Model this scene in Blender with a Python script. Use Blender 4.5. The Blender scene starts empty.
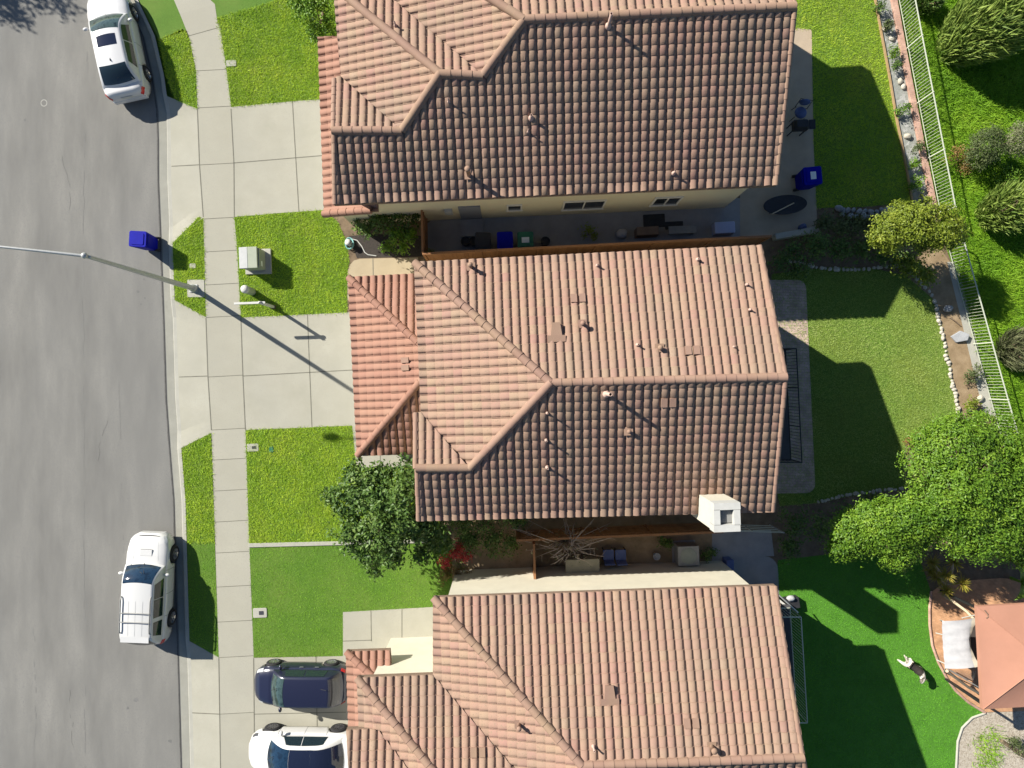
import bpy, bmesh, math, random
import numpy as np
from mathutils import Vector, Matrix, geometry
rnd = random.Random(7)
rng = np.random.default_rng(11)
C = bpy.context.scene.collection
CAMH = 28.4          # drone height in metres
PPM = 24.0           # ground pixels per metre of the survey sketch the plan is drawn in
R = math.radians
def P(px, py, h=0.0):
    k = (1 - h / CAMH) / PPM
    return Vector(((px - 512) * k, (384 - py) * k, h))
def G(gx, gy, z=0.0):                 # plan point, already reduced to the ground (offset from the middle, in sketch pixels)
    return Vector((gx / PPM, -gy / PPM, z))
# ------------------------------------------------------------------ objects
XF = {}
def tag(o, label=None, cat=None, group=None, kind=None):
    if label: o['label'] = label
    if cat: o['category'] = cat
    if group: o['group'] = group
    if kind: o['kind'] = kind
    return o
def thing(name, label, cat, loc=(0, 0, 0), rz=0.0, group=None):
    o = bpy.data.objects.new(name, None); C.objects.link(o)
    o.empty_display_size = .2
    o.location = loc; o.rotation_euler = (0, 0, rz)
    XF[o] = Matrix.Translation(Vector(loc)) @ Matrix.Rotation(rz, 4, 'Z')
    return tag(o, label, cat, group)
def dup(root, loc, rz, label=None, group=None):
    r = root.copy(); C.objects.link(r); r.location = loc; r.rotation_euler = (0, 0, rz)
    if label: r['label'] = label
    if group: r['group'] = group
    for ch in list(root.children):
        c = ch.copy(); C.objects.link(c); c.parent = r
        for g in list(ch.children):
            d = g.copy(); C.objects.link(d); d.parent = c
    return r
class MB:
    def __init__(s): s.v = []; s.f = []; s.sm = []; s.mi = []; s.val = []
    def add(s, v, f, smooth=False, mi=0, val=0.5):
        b = len(s.v); s.v += [tuple(p) for p in v]
        for q in f:
            s.f.append(tuple(b + i for i in q)); s.sm.append(smooth); s.mi.append(mi); s.val.append(val)
    def box(s, c, d, rz=0.0, mi=0, val=.5, taper=1.0, M=None):
        x, y, z = d[0] / 2, d[1] / 2, d[2] / 2; t = taper
        pts = [(-x, -y, -z), (x, -y, -z), (x, y, -z), (-x, y, -z), (-x * t, -y * t, z), (x * t, -y * t, z), (x * t, y * t, z), (-x * t, y * t, z)]
        m = Matrix.Translation(Vector(c)) @ (M if M is not None else Matrix.Rotation(rz, 4, 'Z'))
        s.add([m @ Vector(p) for p in pts], [(0, 3, 2, 1), (4, 5, 6, 7), (0, 1, 5, 4), (1, 2, 6, 5), (2, 3, 7, 6), (3, 0, 4, 7)], False, mi, val)
    def rbox(s, c, d, r=.03, rz=0.0, mi=0, val=.5, seg=3, top=1.0):   # box with rounded plan corners and softened top
        pts = []
        for cx, cy, a0 in ((1, 1, 0), (-1, 1, 90), (-1, -1, 180), (1, -1, 270)):
            for k in range(seg + 1):
                a = R(a0 + 90 * k / seg)
                pts.append((cx * (d[0] / 2 - r) + r * math.cos(a), cy * (d[1] / 2 - r) + r * math.sin(a)))
        n = len(pts); m = Matrix.Translation(Vector(c)) @ Matrix.Rotation(rz, 4, 'Z'); rb = min(r, d[2] * .3) * .6
        rings = [(-d[2] / 2, 1, 0), (d[2] / 2 - rb, top, 0), (d[2] / 2 - rb * .3, top, rb * .3), (d[2] / 2, top, rb)]
        v = []
        for z, t, ins in rings:
            for (x, y) in pts:
                kx = 1 - 2 * ins / d[0]; ky = 1 - 2 * ins / d[1]
                v.append(m @ Vector((x * t * kx, y * t * ky, z)))
        f = []
        for i in range(len(rings) - 1):
            for k in range(n): f.append((i * n + k, i * n + (k + 1) % n, (i + 1) * n + (k + 1) % n, (i + 1) * n + k))
        f.append(tuple(range(n))[::-1]); f.append(tuple((len(rings) - 1) * n + k for k in range(n)))
        s.add(v, f, False, mi, val)
    def prism(s, poly, z0, z1, mi=0, val=.5):                         # poly: list of (x,y); z1 number or list
        n = len(poly); za = z0 if hasattr(z0, '__len__') else [z0] * n; zb = z1 if hasattr(z1, '__len__') else [z1] * n
        v = [(p[0], p[1], za[i]) for i, p in enumerate(poly)] + [(p[0], p[1], zb[i]) for i, p in enumerate(poly)]
        f = [(i, (i + 1) % n, n + (i + 1) % n, n + i) for i in range(n)]
        for t in geometry.tessellate_polygon([[Vector((p[0], p[1], 0)) for p in poly]]):
            f.append(tuple(n + i for i in t)); f.append(tuple(i for i in reversed(t)))
        s.add(v, f, False, mi, val)
    def sheet(s, poly, z, mi=0, val=.5):
        za = z if hasattr(z, '__len__') else [z] * len(poly)
        v = [(p[0], p[1], za[i]) for i, p in enumerate(poly)]
        fs = []
        for t in geometry.tessellate_polygon([[Vector((p[0], p[1], 0)) for p in poly]]):
            a, b, c = (Vector(v[i]) for i in t)
            fs.append(tuple(t) if (b - a).cross(c - a).z > 0 else tuple(reversed(t)))
        s.add(v, fs, False, mi, val)
    def tube(s, pts, rad, n=8, caps=True, mi=0, val=.5, smooth=True):
        pts = [Vector(p) for p in pts]; L = len(pts)
        rad = rad if hasattr(rad, '__len__') else [rad] * L
        v = []; up = None
        for i, p in enumerate(pts):
            d = (pts[min(i + 1, L - 1)] - pts[max(i - 1, 0)]).normalized()
            if up is None: up = d.orthogonal().normalized()
            else:
                up = up - d * up.dot(d)
                up = up.normalized() if up.length > 1e-5 else d.orthogonal().normalized()
            w = d.cross(up)
            for k in range(n):
                a = 2 * math.pi * k / n
                v.append(p + (up * math.cos(a) + w * math.sin(a)) * rad[i])
        f = []
        for i in range(L - 1):
            for k in range(n): f.append((i * n + k, i * n + (k + 1) % n, (i + 1) * n + (k + 1) % n, (i + 1) * n + k))
        s.add(v, f, smooth, mi, val)
        if caps: s.add([v[k] for k in range(n)], [tuple(range(n))[::-1]], False, mi, val); s.add([v[(L - 1) * n + k] for k in range(n)], [tuple(range(n))], False, mi, val)
    def lathe(s, c, prof, n=16, mi=0, val=.5, axis='Z', smooth=True):   # prof: list of (r, z)
        M = Matrix.Identity(4)
        if axis == 'Y': M = Matrix.Rotation(-math.pi / 2, 4, 'X')
        if axis == 'X': M = Matrix.Rotation(math.pi / 2, 4, 'Y')
        v = []
        for r_, z in prof:
            for k in range(n):
                a = 2 * math.pi * k / n
                v.append(Vector(c) + (M @ Vector((r_ * math.cos(a), r_ * math.sin(a), z))))
        f = []
        for i in range(len(prof) - 1):
            for k in range(n): f.append((i * n + k, i * n + (k + 1) % n, (i + 1) * n + (k + 1) % n, (i + 1) * n + k))
        s.add(v, f, smooth, mi, val)
    def blob(s, c, r, n=10, m=7, jit=.0, mi=0, val=.5, rz=0., smooth=True):
        v = []; rr = r if hasattr(r, '__len__') else (r, r, r); q = Matrix.Rotation(rz, 4, 'Z')
        for i in range(m + 1):
            th = math.pi * i / m
            for k in range(n):
                a = 2 * math.pi * k / n; j = 1 + jit * (rnd.random() - .5) * 2
                v.append(Vector(c) + q @ Vector((rr[0] * math.sin(th) * math.cos(a) * j, rr[1] * math.sin(th) * math.sin(a) * j, rr[2] * math.cos(th) * j)))
        f = []
        for i in range(m):
            for k in range(n): f.append((i * n + k, (i + 1) * n + k, (i + 1) * n + (k + 1) % n, i * n + (k + 1) % n))
        s.add(v, f, smooth, mi, val)
    def grid(s, pts, smooth=True, mi=0, val=.5, flip=False):
        a = len(pts); b = len(pts[0]); v = [p for row in pts for p in row]; f = []
        for i in range(a - 1):
            for k in range(b - 1):
                q = (i * b + k, i * b + k + 1, (i + 1) * b + k + 1, (i + 1) * b + k)
                f.append(q[::-1] if flip else q)
        s.add(v, f, smooth, mi, val)
    def build(s, name, mats, parent=None, world=False, origin=None):
        me = bpy.data.meshes.new(name)
        vs = s.v
        if parent is not None and world:
            inv = XF[parent].inverted(); vs = [tuple(inv @ Vector(p)) for p in vs]
        loc = None
        if parent is None:
            if origin is None:
                a = np.array(vs); origin = (a[:, 0].mean(), a[:, 1].mean(), a[:, 2].min())
            loc = Vector(origin); vs = [tuple(Vector(p) - loc) for p in vs]
        me.from_pydata(vs, [], s.f)
        for m in (mats if isinstance(mats, (list, tuple)) else [mats]): me.materials.append(m)
        me.polygons.foreach_set('use_smooth', s.sm); me.polygons.foreach_set('material_index', s.mi)
        at = me.attributes.new('val', 'FLOAT', 'FACE'); at.data.foreach_set('value', s.val)
        me.update()
        o = bpy.data.objects.new(name, me); C.objects.link(o)
        if loc is not None: o.location = loc
        if parent is not None: o.parent = parent; XF[o] = XF.get(parent, Matrix.Identity(4))
        return o
def bevel(o, w=.01, seg=2):
    m = o.modifiers.new('bevel', 'BEVEL'); m.width = w; m.segments = seg; m.limit_method = 'ANGLE'; m.angle_limit = R(35); return o
def np_mesh(name, V, F, vals, mat, parent=None, world=True, origin=None):   # V (n,3) F (m,k)
    me = bpy.data.meshes.new(name)
    V = np.asarray(V, dtype=np.float64); F = np.asarray(F, dtype=np.int32); k = F.shape[1]
    if parent is not None and world:
        inv = np.array(XF[parent].inverted()); V = V @ inv[:3, :3].T + inv[:3, 3]
    loc = None
    if parent is None:
        loc = Vector(origin) if origin is not None else Vector((V[:, 0].mean(), V[:, 1].mean(), V[:, 2].min()))
        V = V - np.array(loc)
    me.vertices.add(len(V)); me.vertices.foreach_set('co', V.astype(np.float32).ravel())
    me.loops.add(F.size); me.loops.foreach_set('vertex_index', F.ravel())
    me.polygons.add(len(F)); me.polygons.foreach_set('loop_start', np.arange(0, F.size, k, dtype=np.int32))
    try: me.polygons.foreach_set('loop_total', np.full(len(F), k, dtype=np.int32))
    except Exception: pass
    at = me.attributes.new('val', 'FLOAT', 'FACE'); at.data.foreach_set('value', np.asarray(vals, dtype=np.float32))
    me.materials.append(mat); me.update(calc_edges=True); me.validate()
    o = bpy.data.objects.new(name, me); C.objects.link(o)
    if loc is not None: o.location = loc
    if parent is not None: o.parent = parent
    return o
# ------------------------------------------------------------------ materials
def lin(r, g, b):
    f = lambda c: (c / 255 / 12.92) if c / 255 <= .04045 else ((c / 255 + .055) / 1.055) ** 2.4
    return (f(r), f(g), f(b), 1)
def mat(name, cols, scale=3.0, detail=5.0, rough=.85, spec=.3, metal=0.0, bump=0.0, bscale=60.0, attr=0.0, stretch=None, coat=0.0,
        trans=0.0, big=None, alpha=None, ramp=None, speck=None, coord='pos'):
    """cols: list of base colours mixed by noise (and by the per-face value with weight attr)."""
    m = bpy.data.materials.new(name); m.use_nodes = True; nt = m.node_tree; N = nt.nodes; L = nt.links
    b = N['Principled BSDF']; b.inputs['Roughness'].default_value = rough; b.inputs['Metallic'].default_value = metal
    b.inputs['Specular IOR Level'].default_value = spec; b.inputs['Coat Weight'].default_value = coat; b.inputs['Coat Roughness'].default_value = .05
    cols = [tuple(c) + (1,) if len(c) == 3 else c for c in cols]
    if len(cols) == 1 and not bump and not big and not speck:
        b.inputs['Base Color'].default_value = cols[0]; return m
    if coord == 'pos': g = N.new('ShaderNodeNewGeometry'); src = g.outputs['Position']
    else: g = N.new('ShaderNodeTexCoord'); src = g.outputs['Object']
    mp = N.new('ShaderNodeMapping'); L.new(src, mp.inputs[0])
    if stretch: mp.inputs['Scale'].default_value = stretch[:3]; mp.inputs['Rotation'].default_value = (0, 0, stretch[3] if len(stretch) > 3 else 0)
    nz = N.new('ShaderNodeTexNoise'); nz.inputs['Scale'].default_value = scale; nz.inputs['Detail'].default_value = detail; nz.inputs['Roughness'].default_value = .6
    L.new(mp.outputs[0], nz.inputs['Vector'])
    fac = nz.outputs['Fac']
    if attr > 0:
        a = N.new('ShaderNodeAttribute'); a.attribute_name = 'val'
        mx = N.new('ShaderNodeMix'); mx.inputs[0].default_value = attr
        st = N.new('ShaderNodeMapRange'); st.inputs[1].default_value = .3; st.inputs[2].default_value = .7; L.new(fac, st.inputs[0])
        L.new(st.outputs[0], mx.inputs[2]); L.new(a.outputs['Fac'], mx.inputs[3]); fac = mx.outputs[0]
        lo, hi = 0.0, 1.0
    else: lo, hi = .3, .7
    cr = N.new('ShaderNodeValToRGB'); L.new(fac, cr.inputs[0]); el = cr.color_ramp.elements
    n = len(cols)
    el[0].position = lo; el[0].color = cols[0]
    if n == 1: el[1].position = hi; el[1].color = cols[0]
    else:
        el[1].position = hi; el[1].color = cols[-1]
        for i in range(1, n - 1):
            e = el.new(lo + (hi - lo) * i / (n - 1)); e.color = cols[i]
    col = cr.outputs[0]
    if big:                                   # broad wear: (scale, colour, strength)
        n2 = N.new('ShaderNodeTexNoise'); n2.inputs['Scale'].default_value = big[0]; n2.inputs['Detail'].default_value = 6; L.new(mp.outputs[0] if len(big) > 3 else src, n2.inputs['Vector'])
        mr = N.new('ShaderNodeMapRange'); mr.inputs[1].default_value = .42; mr.inputs[2].default_value = .72; mr.inputs[4].default_value = big[2]; L.new(n2.outputs['Fac'], mr.inputs[0])
        mx = N.new('ShaderNodeMix'); mx.data_type = 'RGBA'; L.new(mr.outputs[0], mx.inputs[0]); L.new(col, mx.inputs[6])
        mx.inputs[7].default_value = tuple(big[1]) + (1,) if len(big[1]) == 3 else big[1]; col = mx.outputs[2]
    if speck:                                 # small grains: (scale, colour, threshold)
        n3 = N.new('ShaderNodeTexVoronoi'); n3.inputs['Scale'].default_value = speck[0]; L.new(src, n3.inputs['Vector'])
        sp = N.new('ShaderNodeSeparateColor'); L.new(n3.outputs['Color'], sp.inputs[0])
        mr = N.new('ShaderNodeMapRange'); mr.inputs[1].default_value = speck[2]; mr.inputs[2].default_value = min(1, speck[2] + .15); L.new(sp.outputs[0], mr.inputs[0])
        mx = N.new('ShaderNodeMix'); mx.data_type = 'RGBA'; L.new(mr.outputs[0], mx.inputs[0]); L.new(col, mx.inputs[6])
        mx.inputs[7].default_value = tuple(speck[1]) + (1,) if len(speck[1]) == 3 else speck[1]; col = mx.outputs[2]
    L.new(col, b.inputs['Base Color'])
    if bump > 0:
        n4 = N.new('ShaderNodeTexNoise'); n4.inputs['Scale'].default_value = bscale; n4.inputs['Detail'].default_value = 4; L.new(src, n4.inputs['Vector'])
        bp = N.new('ShaderNodeBump'); bp.inputs['Strength'].default_value = bump; bp.inputs['Distance'].default_value = .02; L.new(n4.outputs['Fac'], bp.inputs['Height']); L.new(bp.outputs[0], b.inputs['Normal'])
    if trans > 0:
        t = N.new('ShaderNodeBsdfTranslucent'); L.new(col, t.inputs['Color'])
        ms = N.new('ShaderNodeMixShader'); ms.inputs[0].default_value = trans
        L.new(b.outputs[0], ms.inputs[1]); L.new(t.outputs[0], ms.inputs[2]); L.new(ms.outputs[0], N['Material Output'].inputs[0])
    return m
def brickmat(name, c1, c2, mortar, scale, w=.5, h=.25, msize=.02, rz=0.0, rough=.85):
    m = bpy.data.materials.new(name); m.use_nodes = True; nt = m.node_tree; N = nt.nodes; L = nt.links; b = N['Principled BSDF']; b.inputs['Roughness'].default_value = rough
    g = N.new('ShaderNodeNewGeometry'); mp = N.new('ShaderNodeMapping'); mp.inputs['Rotation'].default_value = (0, 0, rz); L.new(g.outputs['Position'], mp.inputs[0])
    t = N.new('ShaderNodeTexBrick'); t.inputs['Scale'].default_value = scale; t.inputs['Brick Width'].default_value = w; t.inputs['Row Height'].default_value = h; t.inputs['Mortar Size'].default_value = msize
    t.inputs['Color1'].default_value = tuple(c1) + (1,); t.inputs['Color2'].default_value = tuple(c2) + (1,); t.inputs['Mortar'].default_value = tuple(mortar) + (1,)
    L.new(mp.outputs[0], t.inputs['Vector'])
    n = N.new('ShaderNodeTexNoise'); n.inputs['Scale'].default_value = 2.5; n.inputs['Detail'].default_value = 6; L.new(g.outputs['Position'], n.inputs['Vector'])
    hs = N.new('ShaderNodeHueSaturation'); mr = N.new('ShaderNodeMapRange'); mr.inputs[1].default_value = .3; mr.inputs[2].default_value = .7; mr.inputs[3].default_value = .75; mr.inputs[4].default_value = 1.2
    L.new(n.outputs['Fac'], mr.inputs[0]); L.new(mr.outputs[0], hs.inputs['Value']); L.new(t.outputs['Color'], hs.inputs['Color']); L.new(hs.outputs[0], b.inputs['Base Color'])
    bp = N.new('ShaderNodeBump'); bp.inputs['Strength'].default_value = .4; bp.inputs['Distance'].default_value = .01; bp.invert = True; L.new(t.outputs['Fac'], bp.inputs['Height']); L.new(bp.outputs[0], b.inputs['Normal'])
    return m
M = {}
M['tile'] = mat('roof_tile', [(0.2138, 0.1179, 0.0915), (0.2614, 0.1522, 0.1206), (0.2658, 0.1698, 0.1241), (0.2658, 0.1848, 0.1267), (0.2878, 0.2094, 0.1610)], scale=1.3, rough=.8, spec=.25, bump=.25, bscale=40, attr=.72, big=(.45, (.21, .16, .12), .55), speck=(26, (.21, .15, .105), .86))
M['tile_warm'] = mat('roof_tile_low', [(0.2116, 0.1084, 0.0783), (0.2563, 0.1342, 0.0972), (0.2718, 0.1505, 0.1084), (0.2761, 0.1720, 0.1238)], scale=1.3, rough=.8, spec=.25, bump=.25, bscale=40, attr=.7, big=(.6, (.27, .155, .1), .4))
M['ridge'] = mat('ridge_tile', [(0.2223, 0.1323, 0.1008), (0.2565, 0.1620, 0.1215), (0.2826, 0.1881, 0.1368)], scale=2.0, rough=.8, spec=.25, bump=.25, bscale=40, attr=.6, big=(.7, (.27, .2, .115), .45))
M['mortar'] = mat('ridge_mortar', [(.30, .19, .14), (.36, .25, .18)], scale=8, bump=.3)
M['fascia'] = mat('fascia', [(.16, .11, .08), (.2, .14, .1)], scale=3)
M['stucco_tan'] = mat('stucco_tan', [(0.6200, 0.5400, 0.3888), (0.6200, 0.5940, 0.4320)], scale=2, bump=.3, bscale=90, big=(.5, (.54, .47, .35), .4))
M['stucco_cream'] = mat('stucco_cream', [(0.5152, 0.4845, 0.3906), (0.5785, 0.5468, 0.4455)], scale=2, bump=.3, bscale=90, big=(.7, (.62, .57, .45), .4))
M['white_trim'] = mat('white_trim', [(0.578, 0.561, 0.510), (0.637, 0.620, 0.578)], scale=6)
M['glass'] = mat('window_glass', [(.02, .025, .03)], rough=.05, spec=.6)
M['asphalt'] = mat('asphalt', [(0.140, 0.137, 0.126), (0.177, 0.173, 0.158), (0.219, 0.213, 0.193)], scale=1.1, detail=8, rough=.9, bump=.35, bscale=130, stretch=(1.0, .22, 1, R(-4)), big=(.16, (.165, .165, .157), .5, 1), speck=(55, (.155, .155, .15), .8))
M['concrete'] = mat('concrete', [(0.305, 0.296, 0.238), (0.332, 0.320, 0.262), (0.355, 0.344, 0.284)], scale=.9, detail=8, rough=.9, bump=.15, bscale=120, big=(.35, (.29, .285, .24), .6), speck=(42, (.31, .30, .25), .84))
M['slab'] = mat('sidewalk_concrete', [(0.296, 0.284, 0.228), (0.328, 0.316, 0.257), (0.364, 0.351, 0.289)], scale=.9, detail=8, rough=.9, bump=.15, bscale=120, attr=.55, big=(.5, (.31, .30, .25), .55), speck=(42, (.30, .29, .245), .84))
M['bed_dark'] = mat('dark_bed_ground', [(.03, .026, .022), (.055, .045, .038)], scale=14, bump=.8, bscale=40)
M['gutter'] = mat('gutter_concrete', [(0.248, 0.244, 0.207), (0.294, 0.290, 0.248)], scale=2.2, detail=8, rough=.9, bump=.2, bscale=90, big=(.9, (.24, .24, .21), .6))
M['kerb'] = mat('kerb_concrete', [(0.313, 0.308, 0.267), (0.368, 0.359, 0.308)], scale=2.2, rough=.9, bump=.2, bscale=90)
M['slab_tan'] = mat('tan_concrete', [(0.352, 0.290, 0.194), (0.396, 0.330, 0.224)], scale=2.0, rough=.9, bump=.2, bscale=90)
M['slab_patio'] = mat('patio_concrete', [(.36, .29, .21), (.43, .345, .25)], scale=2.2, rough=.9, bump=.2, bscale=90, big=(.8, (.3, .25, .2), .4))
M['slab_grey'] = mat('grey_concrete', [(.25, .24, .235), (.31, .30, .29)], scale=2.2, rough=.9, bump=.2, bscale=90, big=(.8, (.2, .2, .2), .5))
M['joint'] = mat('joint', [(.12, .115, .09), (.17, .165, .13)], scale=4)
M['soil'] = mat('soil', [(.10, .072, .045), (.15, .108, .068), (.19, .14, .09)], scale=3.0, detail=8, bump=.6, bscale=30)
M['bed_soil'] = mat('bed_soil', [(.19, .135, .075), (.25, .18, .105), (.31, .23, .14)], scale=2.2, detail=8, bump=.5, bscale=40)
M['rockbed'] = mat('rock_bed', [(.17, .18, .15), (.25, .26, .235), (.30, .30, .28)], scale=4, detail=8, bump=.7, bscale=25, speck=(9, (.36, .36, .34), .8))
M['lawn'] = mat('lawn', [(.08, .15, .018), (.11, .19, .022), (.15, .23, .03)], scale=5.0, detail=8, bump=.8, bscale=45, big=(.5, (.17, .18, .03), .5))
M['hill'] = mat('hill_grass', [(.07, .16, .012), (.10, .20, .015), (.14, .24, .018)], scale=4.0, detail=8, bump=.8, bscale=40, big=(.5, (.14, .19, .025), .5))
M['turf'] = mat('turf', [(.062, .135, .012), (.076, .155, .015), (.092, .172, .02)], scale=1.5, detail=8, bump=.5, bscale=140, big=(.55, (.125, .185, .03), .85), speck=(60, (.09, .19, .02), .75))
M['turf_back'] = mat('turf_back', [(.05, .155, .012), (.062, .185, .016), (.075, .21, .02)], scale=1.5, detail=8, bump=.5, bscale=140, speck=(60, (.085, .23, .028), .75))
M['blade'] = mat('grass_blade', [(0.1904, 0.3360, 0.0202), (0.2856, 0.4592, 0.0291), (0.4144, 0.5600, 0.0403), (0.5824, 0.6200, 0.1008)], scale=.8, rough=.6, spec=.2, attr=.42, trans=.3)
M['blade_turf'] = mat('turf_pile', [(0.1400, 0.3080, 0.0196), (0.2030, 0.4060, 0.0280), (0.2800, 0.4900, 0.0420)], scale=.5, rough=.6, spec=.2, attr=.4, trans=.25)
M['blade_turf_back'] = mat('turf_pile_back', [(0.0805, 0.2760, 0.0138), (0.1150, 0.3565, 0.0184), (0.1725, 0.4370, 0.0276)], scale=.5, rough=.6, spec=.2, attr=.4, trans=.25)
M['blade_hill'] = mat('grass_blade_hill', [(.10, .23, .014), (.16, .33, .018), (.24, .42, .024), (.36, .48, .06)], scale=.7, rough=.6, spec=.2, attr=.42, trans=.3)
M['blade_back'] = mat('grass_blade_back', [(.17, .27, .055), (.24, .35, .08), (.32, .42, .11), (.43, .47, .18)], scale=.7, rough=.6, spec=.2, attr=.42, trans=.3)
M['paver'] = brickmat('paver', (.42, .31, .27), (.50, .37, .32), (.25, .2, .18), 2.2, .5, .25, .012, R(2))
M['brick'] = brickmat('brick_patio', (.44, .235, .12), (.52, .29, .155), (.38, .23, .14), 3.5, .5, .25, .012, R(20))
M['brickwall'] = brickmat('brick_cap', (.40, .23, .17), (.46, .29, .22), (.34, .25, .2), 3.0, .5, .25, .015, R(13))
M['gravel'] = mat('gravel', [(0.289, 0.246, 0.187), (0.391, 0.348, 0.281), (0.459, 0.416, 0.348)], scale=9, detail=10, bump=.9, bscale=28, speck=(26, (.27, .23, .18), .7))
M['wood'] = mat('fence_wood', [(.17, .075, .03), (.24, .115, .05), (.30, .15, .07)], scale=4, rough=.8, stretch=(6, 1, 1), bump=.3, attr=.5)
M['wood_light'] = mat('pale_wood', [(.42, .33, .22), (.50, .41, .29)], scale=4, rough=.8, stretch=(6, 1, 1))
M['timber'] = mat('timber_edge', [(.30, .20, .10), (.38, .26, .14)], scale=6)
M['leaf_dark'] = mat('leaf_dark', [(0.0325, 0.0725, 0.0150), (0.0625, 0.1250, 0.0225), (0.1063, 0.1812, 0.0325), (0.1875, 0.2625, 0.0625)], scale=1.2, rough=.5, spec=.35, attr=.75, trans=.22)
M['leaf_bright'] = mat('leaf_bright', [(0.0424, 0.1113, 0.0106), (0.0954, 0.1961, 0.0148), (0.1590, 0.2809, 0.0212), (0.2650, 0.3816, 0.0371)], scale=.9, rough=.5, spec=.35, attr=.65, trans=.3)
M['leaf_yellow'] = mat('leaf_yellow', [(0.0920, 0.1380, 0.0129), (0.1564, 0.2116, 0.0184), (0.2300, 0.2852, 0.0276), (0.3220, 0.3496, 0.0506)], scale=.9, rough=.5, spec=.35, attr=.65, trans=.3)
M['leaf_olive'] = mat('leaf_olive', [(.06, .085, .03), (.09, .12, .04), (.13, .155, .06)], scale=1.2, rough=.6, attr=.7, trans=.2)
M['leaf_grey'] = mat('leaf_grey', [(.10, .115, .05), (.15, .165, .08), (.22, .22, .13)], scale=1.2, rough=.6, attr=.7, trans=.2)
M['leaf_conifer'] = mat('leaf_conifer', [(.06, .11, .02), (.13, .20, .035), (.23, .31, .06), (.38, .43, .13)], scale=1.2, rough=.6, attr=.75, trans=.2)
M['leaf_red'] = mat('leaf_red', [(.25, .02, .02), (.42, .04, .04), (.5, .10, .06)], scale=2, rough=.5, attr=.8, trans=.2)
M['leaf_rust'] = mat('leaf_rust', [(.16, .10, .03), (.26, .15, .05), (.2, .2, .05)], scale=2, rough=.5, attr=.8, trans=.2)
M['leaf_agave'] = mat('leaf_agave', [(.22, .22, .03), (.32, .28, .04), (.38, .26, .05)], scale=2, rough=.5, attr=.8, trans=.2)
M['leaf_banana'] = mat('leaf_banana', [(.13, .25, .03), (.2, .33, .05)], scale=2, rough=.45, attr=.5, trans=.3)
M['bark'] = mat('bark', [(.13, .09, .06), (.2, .15, .1)], scale=8, bump=.5)
M['bark_pale'] = mat('bark_pale', [(.34, .27, .22), (.45, .38, .32)], scale=8, bump=.4)
M['stone'] = mat('pale_stone', [(.34, .31, .25), (.42, .39, .32), (.48, .45, .38)], scale=6, attr=.6, bump=.4, bscale=25)
M['stone_grey'] = mat('grey_stone', [(.22, .23, .24), (.32, .33, .34)], scale=6, attr=.6, bump=.4, bscale=25)
M['iron_white'] = mat('painted_rail', [(.44, .47, .37), (.5, .53, .43)], scale=9, rough=.5)
M['iron_black'] = mat('black_iron', [(.02, .02, .022)], rough=.45)
M['galv'] = mat('galvanised', [(.35, .355, .35), (.42, .43, .42)], scale=10, rough=.45, metal=.35)
M['paint_white'] = mat('white_paint', [(0.540, 0.540, 0.526)], rough=.28, spec=.5, coat=.6)
M['paint_silver'] = mat('pearl_paint', [(0.522, 0.522, 0.522)], rough=.28, spec=.5, coat=.6)
M['paint_navy'] = mat('navy_paint', [(.012, .014, .034)], rough=.3, spec=.5, coat=.45)
M['black_plastic'] = mat('black_plastic', [(.025, .025, .027)], rough=.5)
M['tyre'] = mat('tyre', [(.022, .022, .024)], rough=.85)
M['rim'] = mat('rim', [(.42, .42, .44)], rough=.3, metal=.85)
M['car_glass'] = mat('car_glass', [(.012, .022, .028)], rough=.04, spec=.8, coat=.3)
M['windscreen'] = mat('windscreen', [(0.0105, 0.0210, 0.0210), (0.0420, 0.0700, 0.0665), (0.0070, 0.0140, 0.0140)], scale=3.5, detail=2, rough=.05, spec=.8, coord='obj')
M['screen_blue'] = mat('windscreen_blue', [(.004, .012, .028), (.010, .028, .055), (.004, .008, .016)], scale=3.0, detail=2, rough=.05, spec=.8, coord='obj')
M['roof_glass'] = mat('roof_glass', [(.010, .014, .032)], rough=.06, spec=.7)
M['lamp_clear'] = mat('lamp_clear', [(.45, .47, .48)], rough=.1, spec=.7)
M['lamp_red'] = mat('lamp_red', [(.45, .02, .02)], rough=.15, spec=.6)
M['lamp_dark'] = mat('lamp_dark', [(.05, .05, .055)], rough=.12, spec=.7)
M['bin_blue'] = mat('bin_blue', [(.0, .002, .22), (.001, .004, .28)], scale=5, rough=.6, spec=.12)
M['bin_green'] = mat('bin_green', [(.015, .10, .06), (.02, .13, .075)], scale=5, rough=.5)
M['bin_black'] = mat('bin_black', [(.02, .02, .022), (.03, .03, .034)], scale=5, rough=.55)
M['paper'] = mat('paper_label', [(.65, .68, .66)], rough=.7)
M['util_green'] = mat('utility_green', [(.27, .30, .23), (.32, .345, .27)], scale=4, rough=.6)
M['util_grey'] = mat('utility_grey', [(.33, .34, .335), (.38, .385, .38)], scale=4, rough=.6)
M['util_dark'] = mat('utility_dark', [(.22, .24, .2), (.27, .285, .24)], scale=4, rough=.6)
M['white_plastic'] = mat('white_plastic', [(0.459, 0.459, 0.425), (0.510, 0.510, 0.476)], scale=5, rough=.5)
M['canvas_salmon'] = mat('canvas_salmon', [(0.351, 0.176, 0.119), (0.389, 0.195, 0.133)], scale=1.5, detail=6, rough=.9, bump=.15, bscale=200, big=(.8, (.36, .19, .135), .4))
M['canvas_white'] = mat('canvas_white', [(.35, .35, .355), (.43, .43, .435)], scale=4, rough=.9, bump=.2, bscale=60)
M['cushion_blue'] = mat('cushion_blue', [(.07, .10, .22), (.10, .13, .27)], scale=4, rough=.8)
M['box_olive'] = mat('box_olive', [(.23, .21, .15), (.29, .265, .19)], scale=4, rough=.8)
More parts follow.
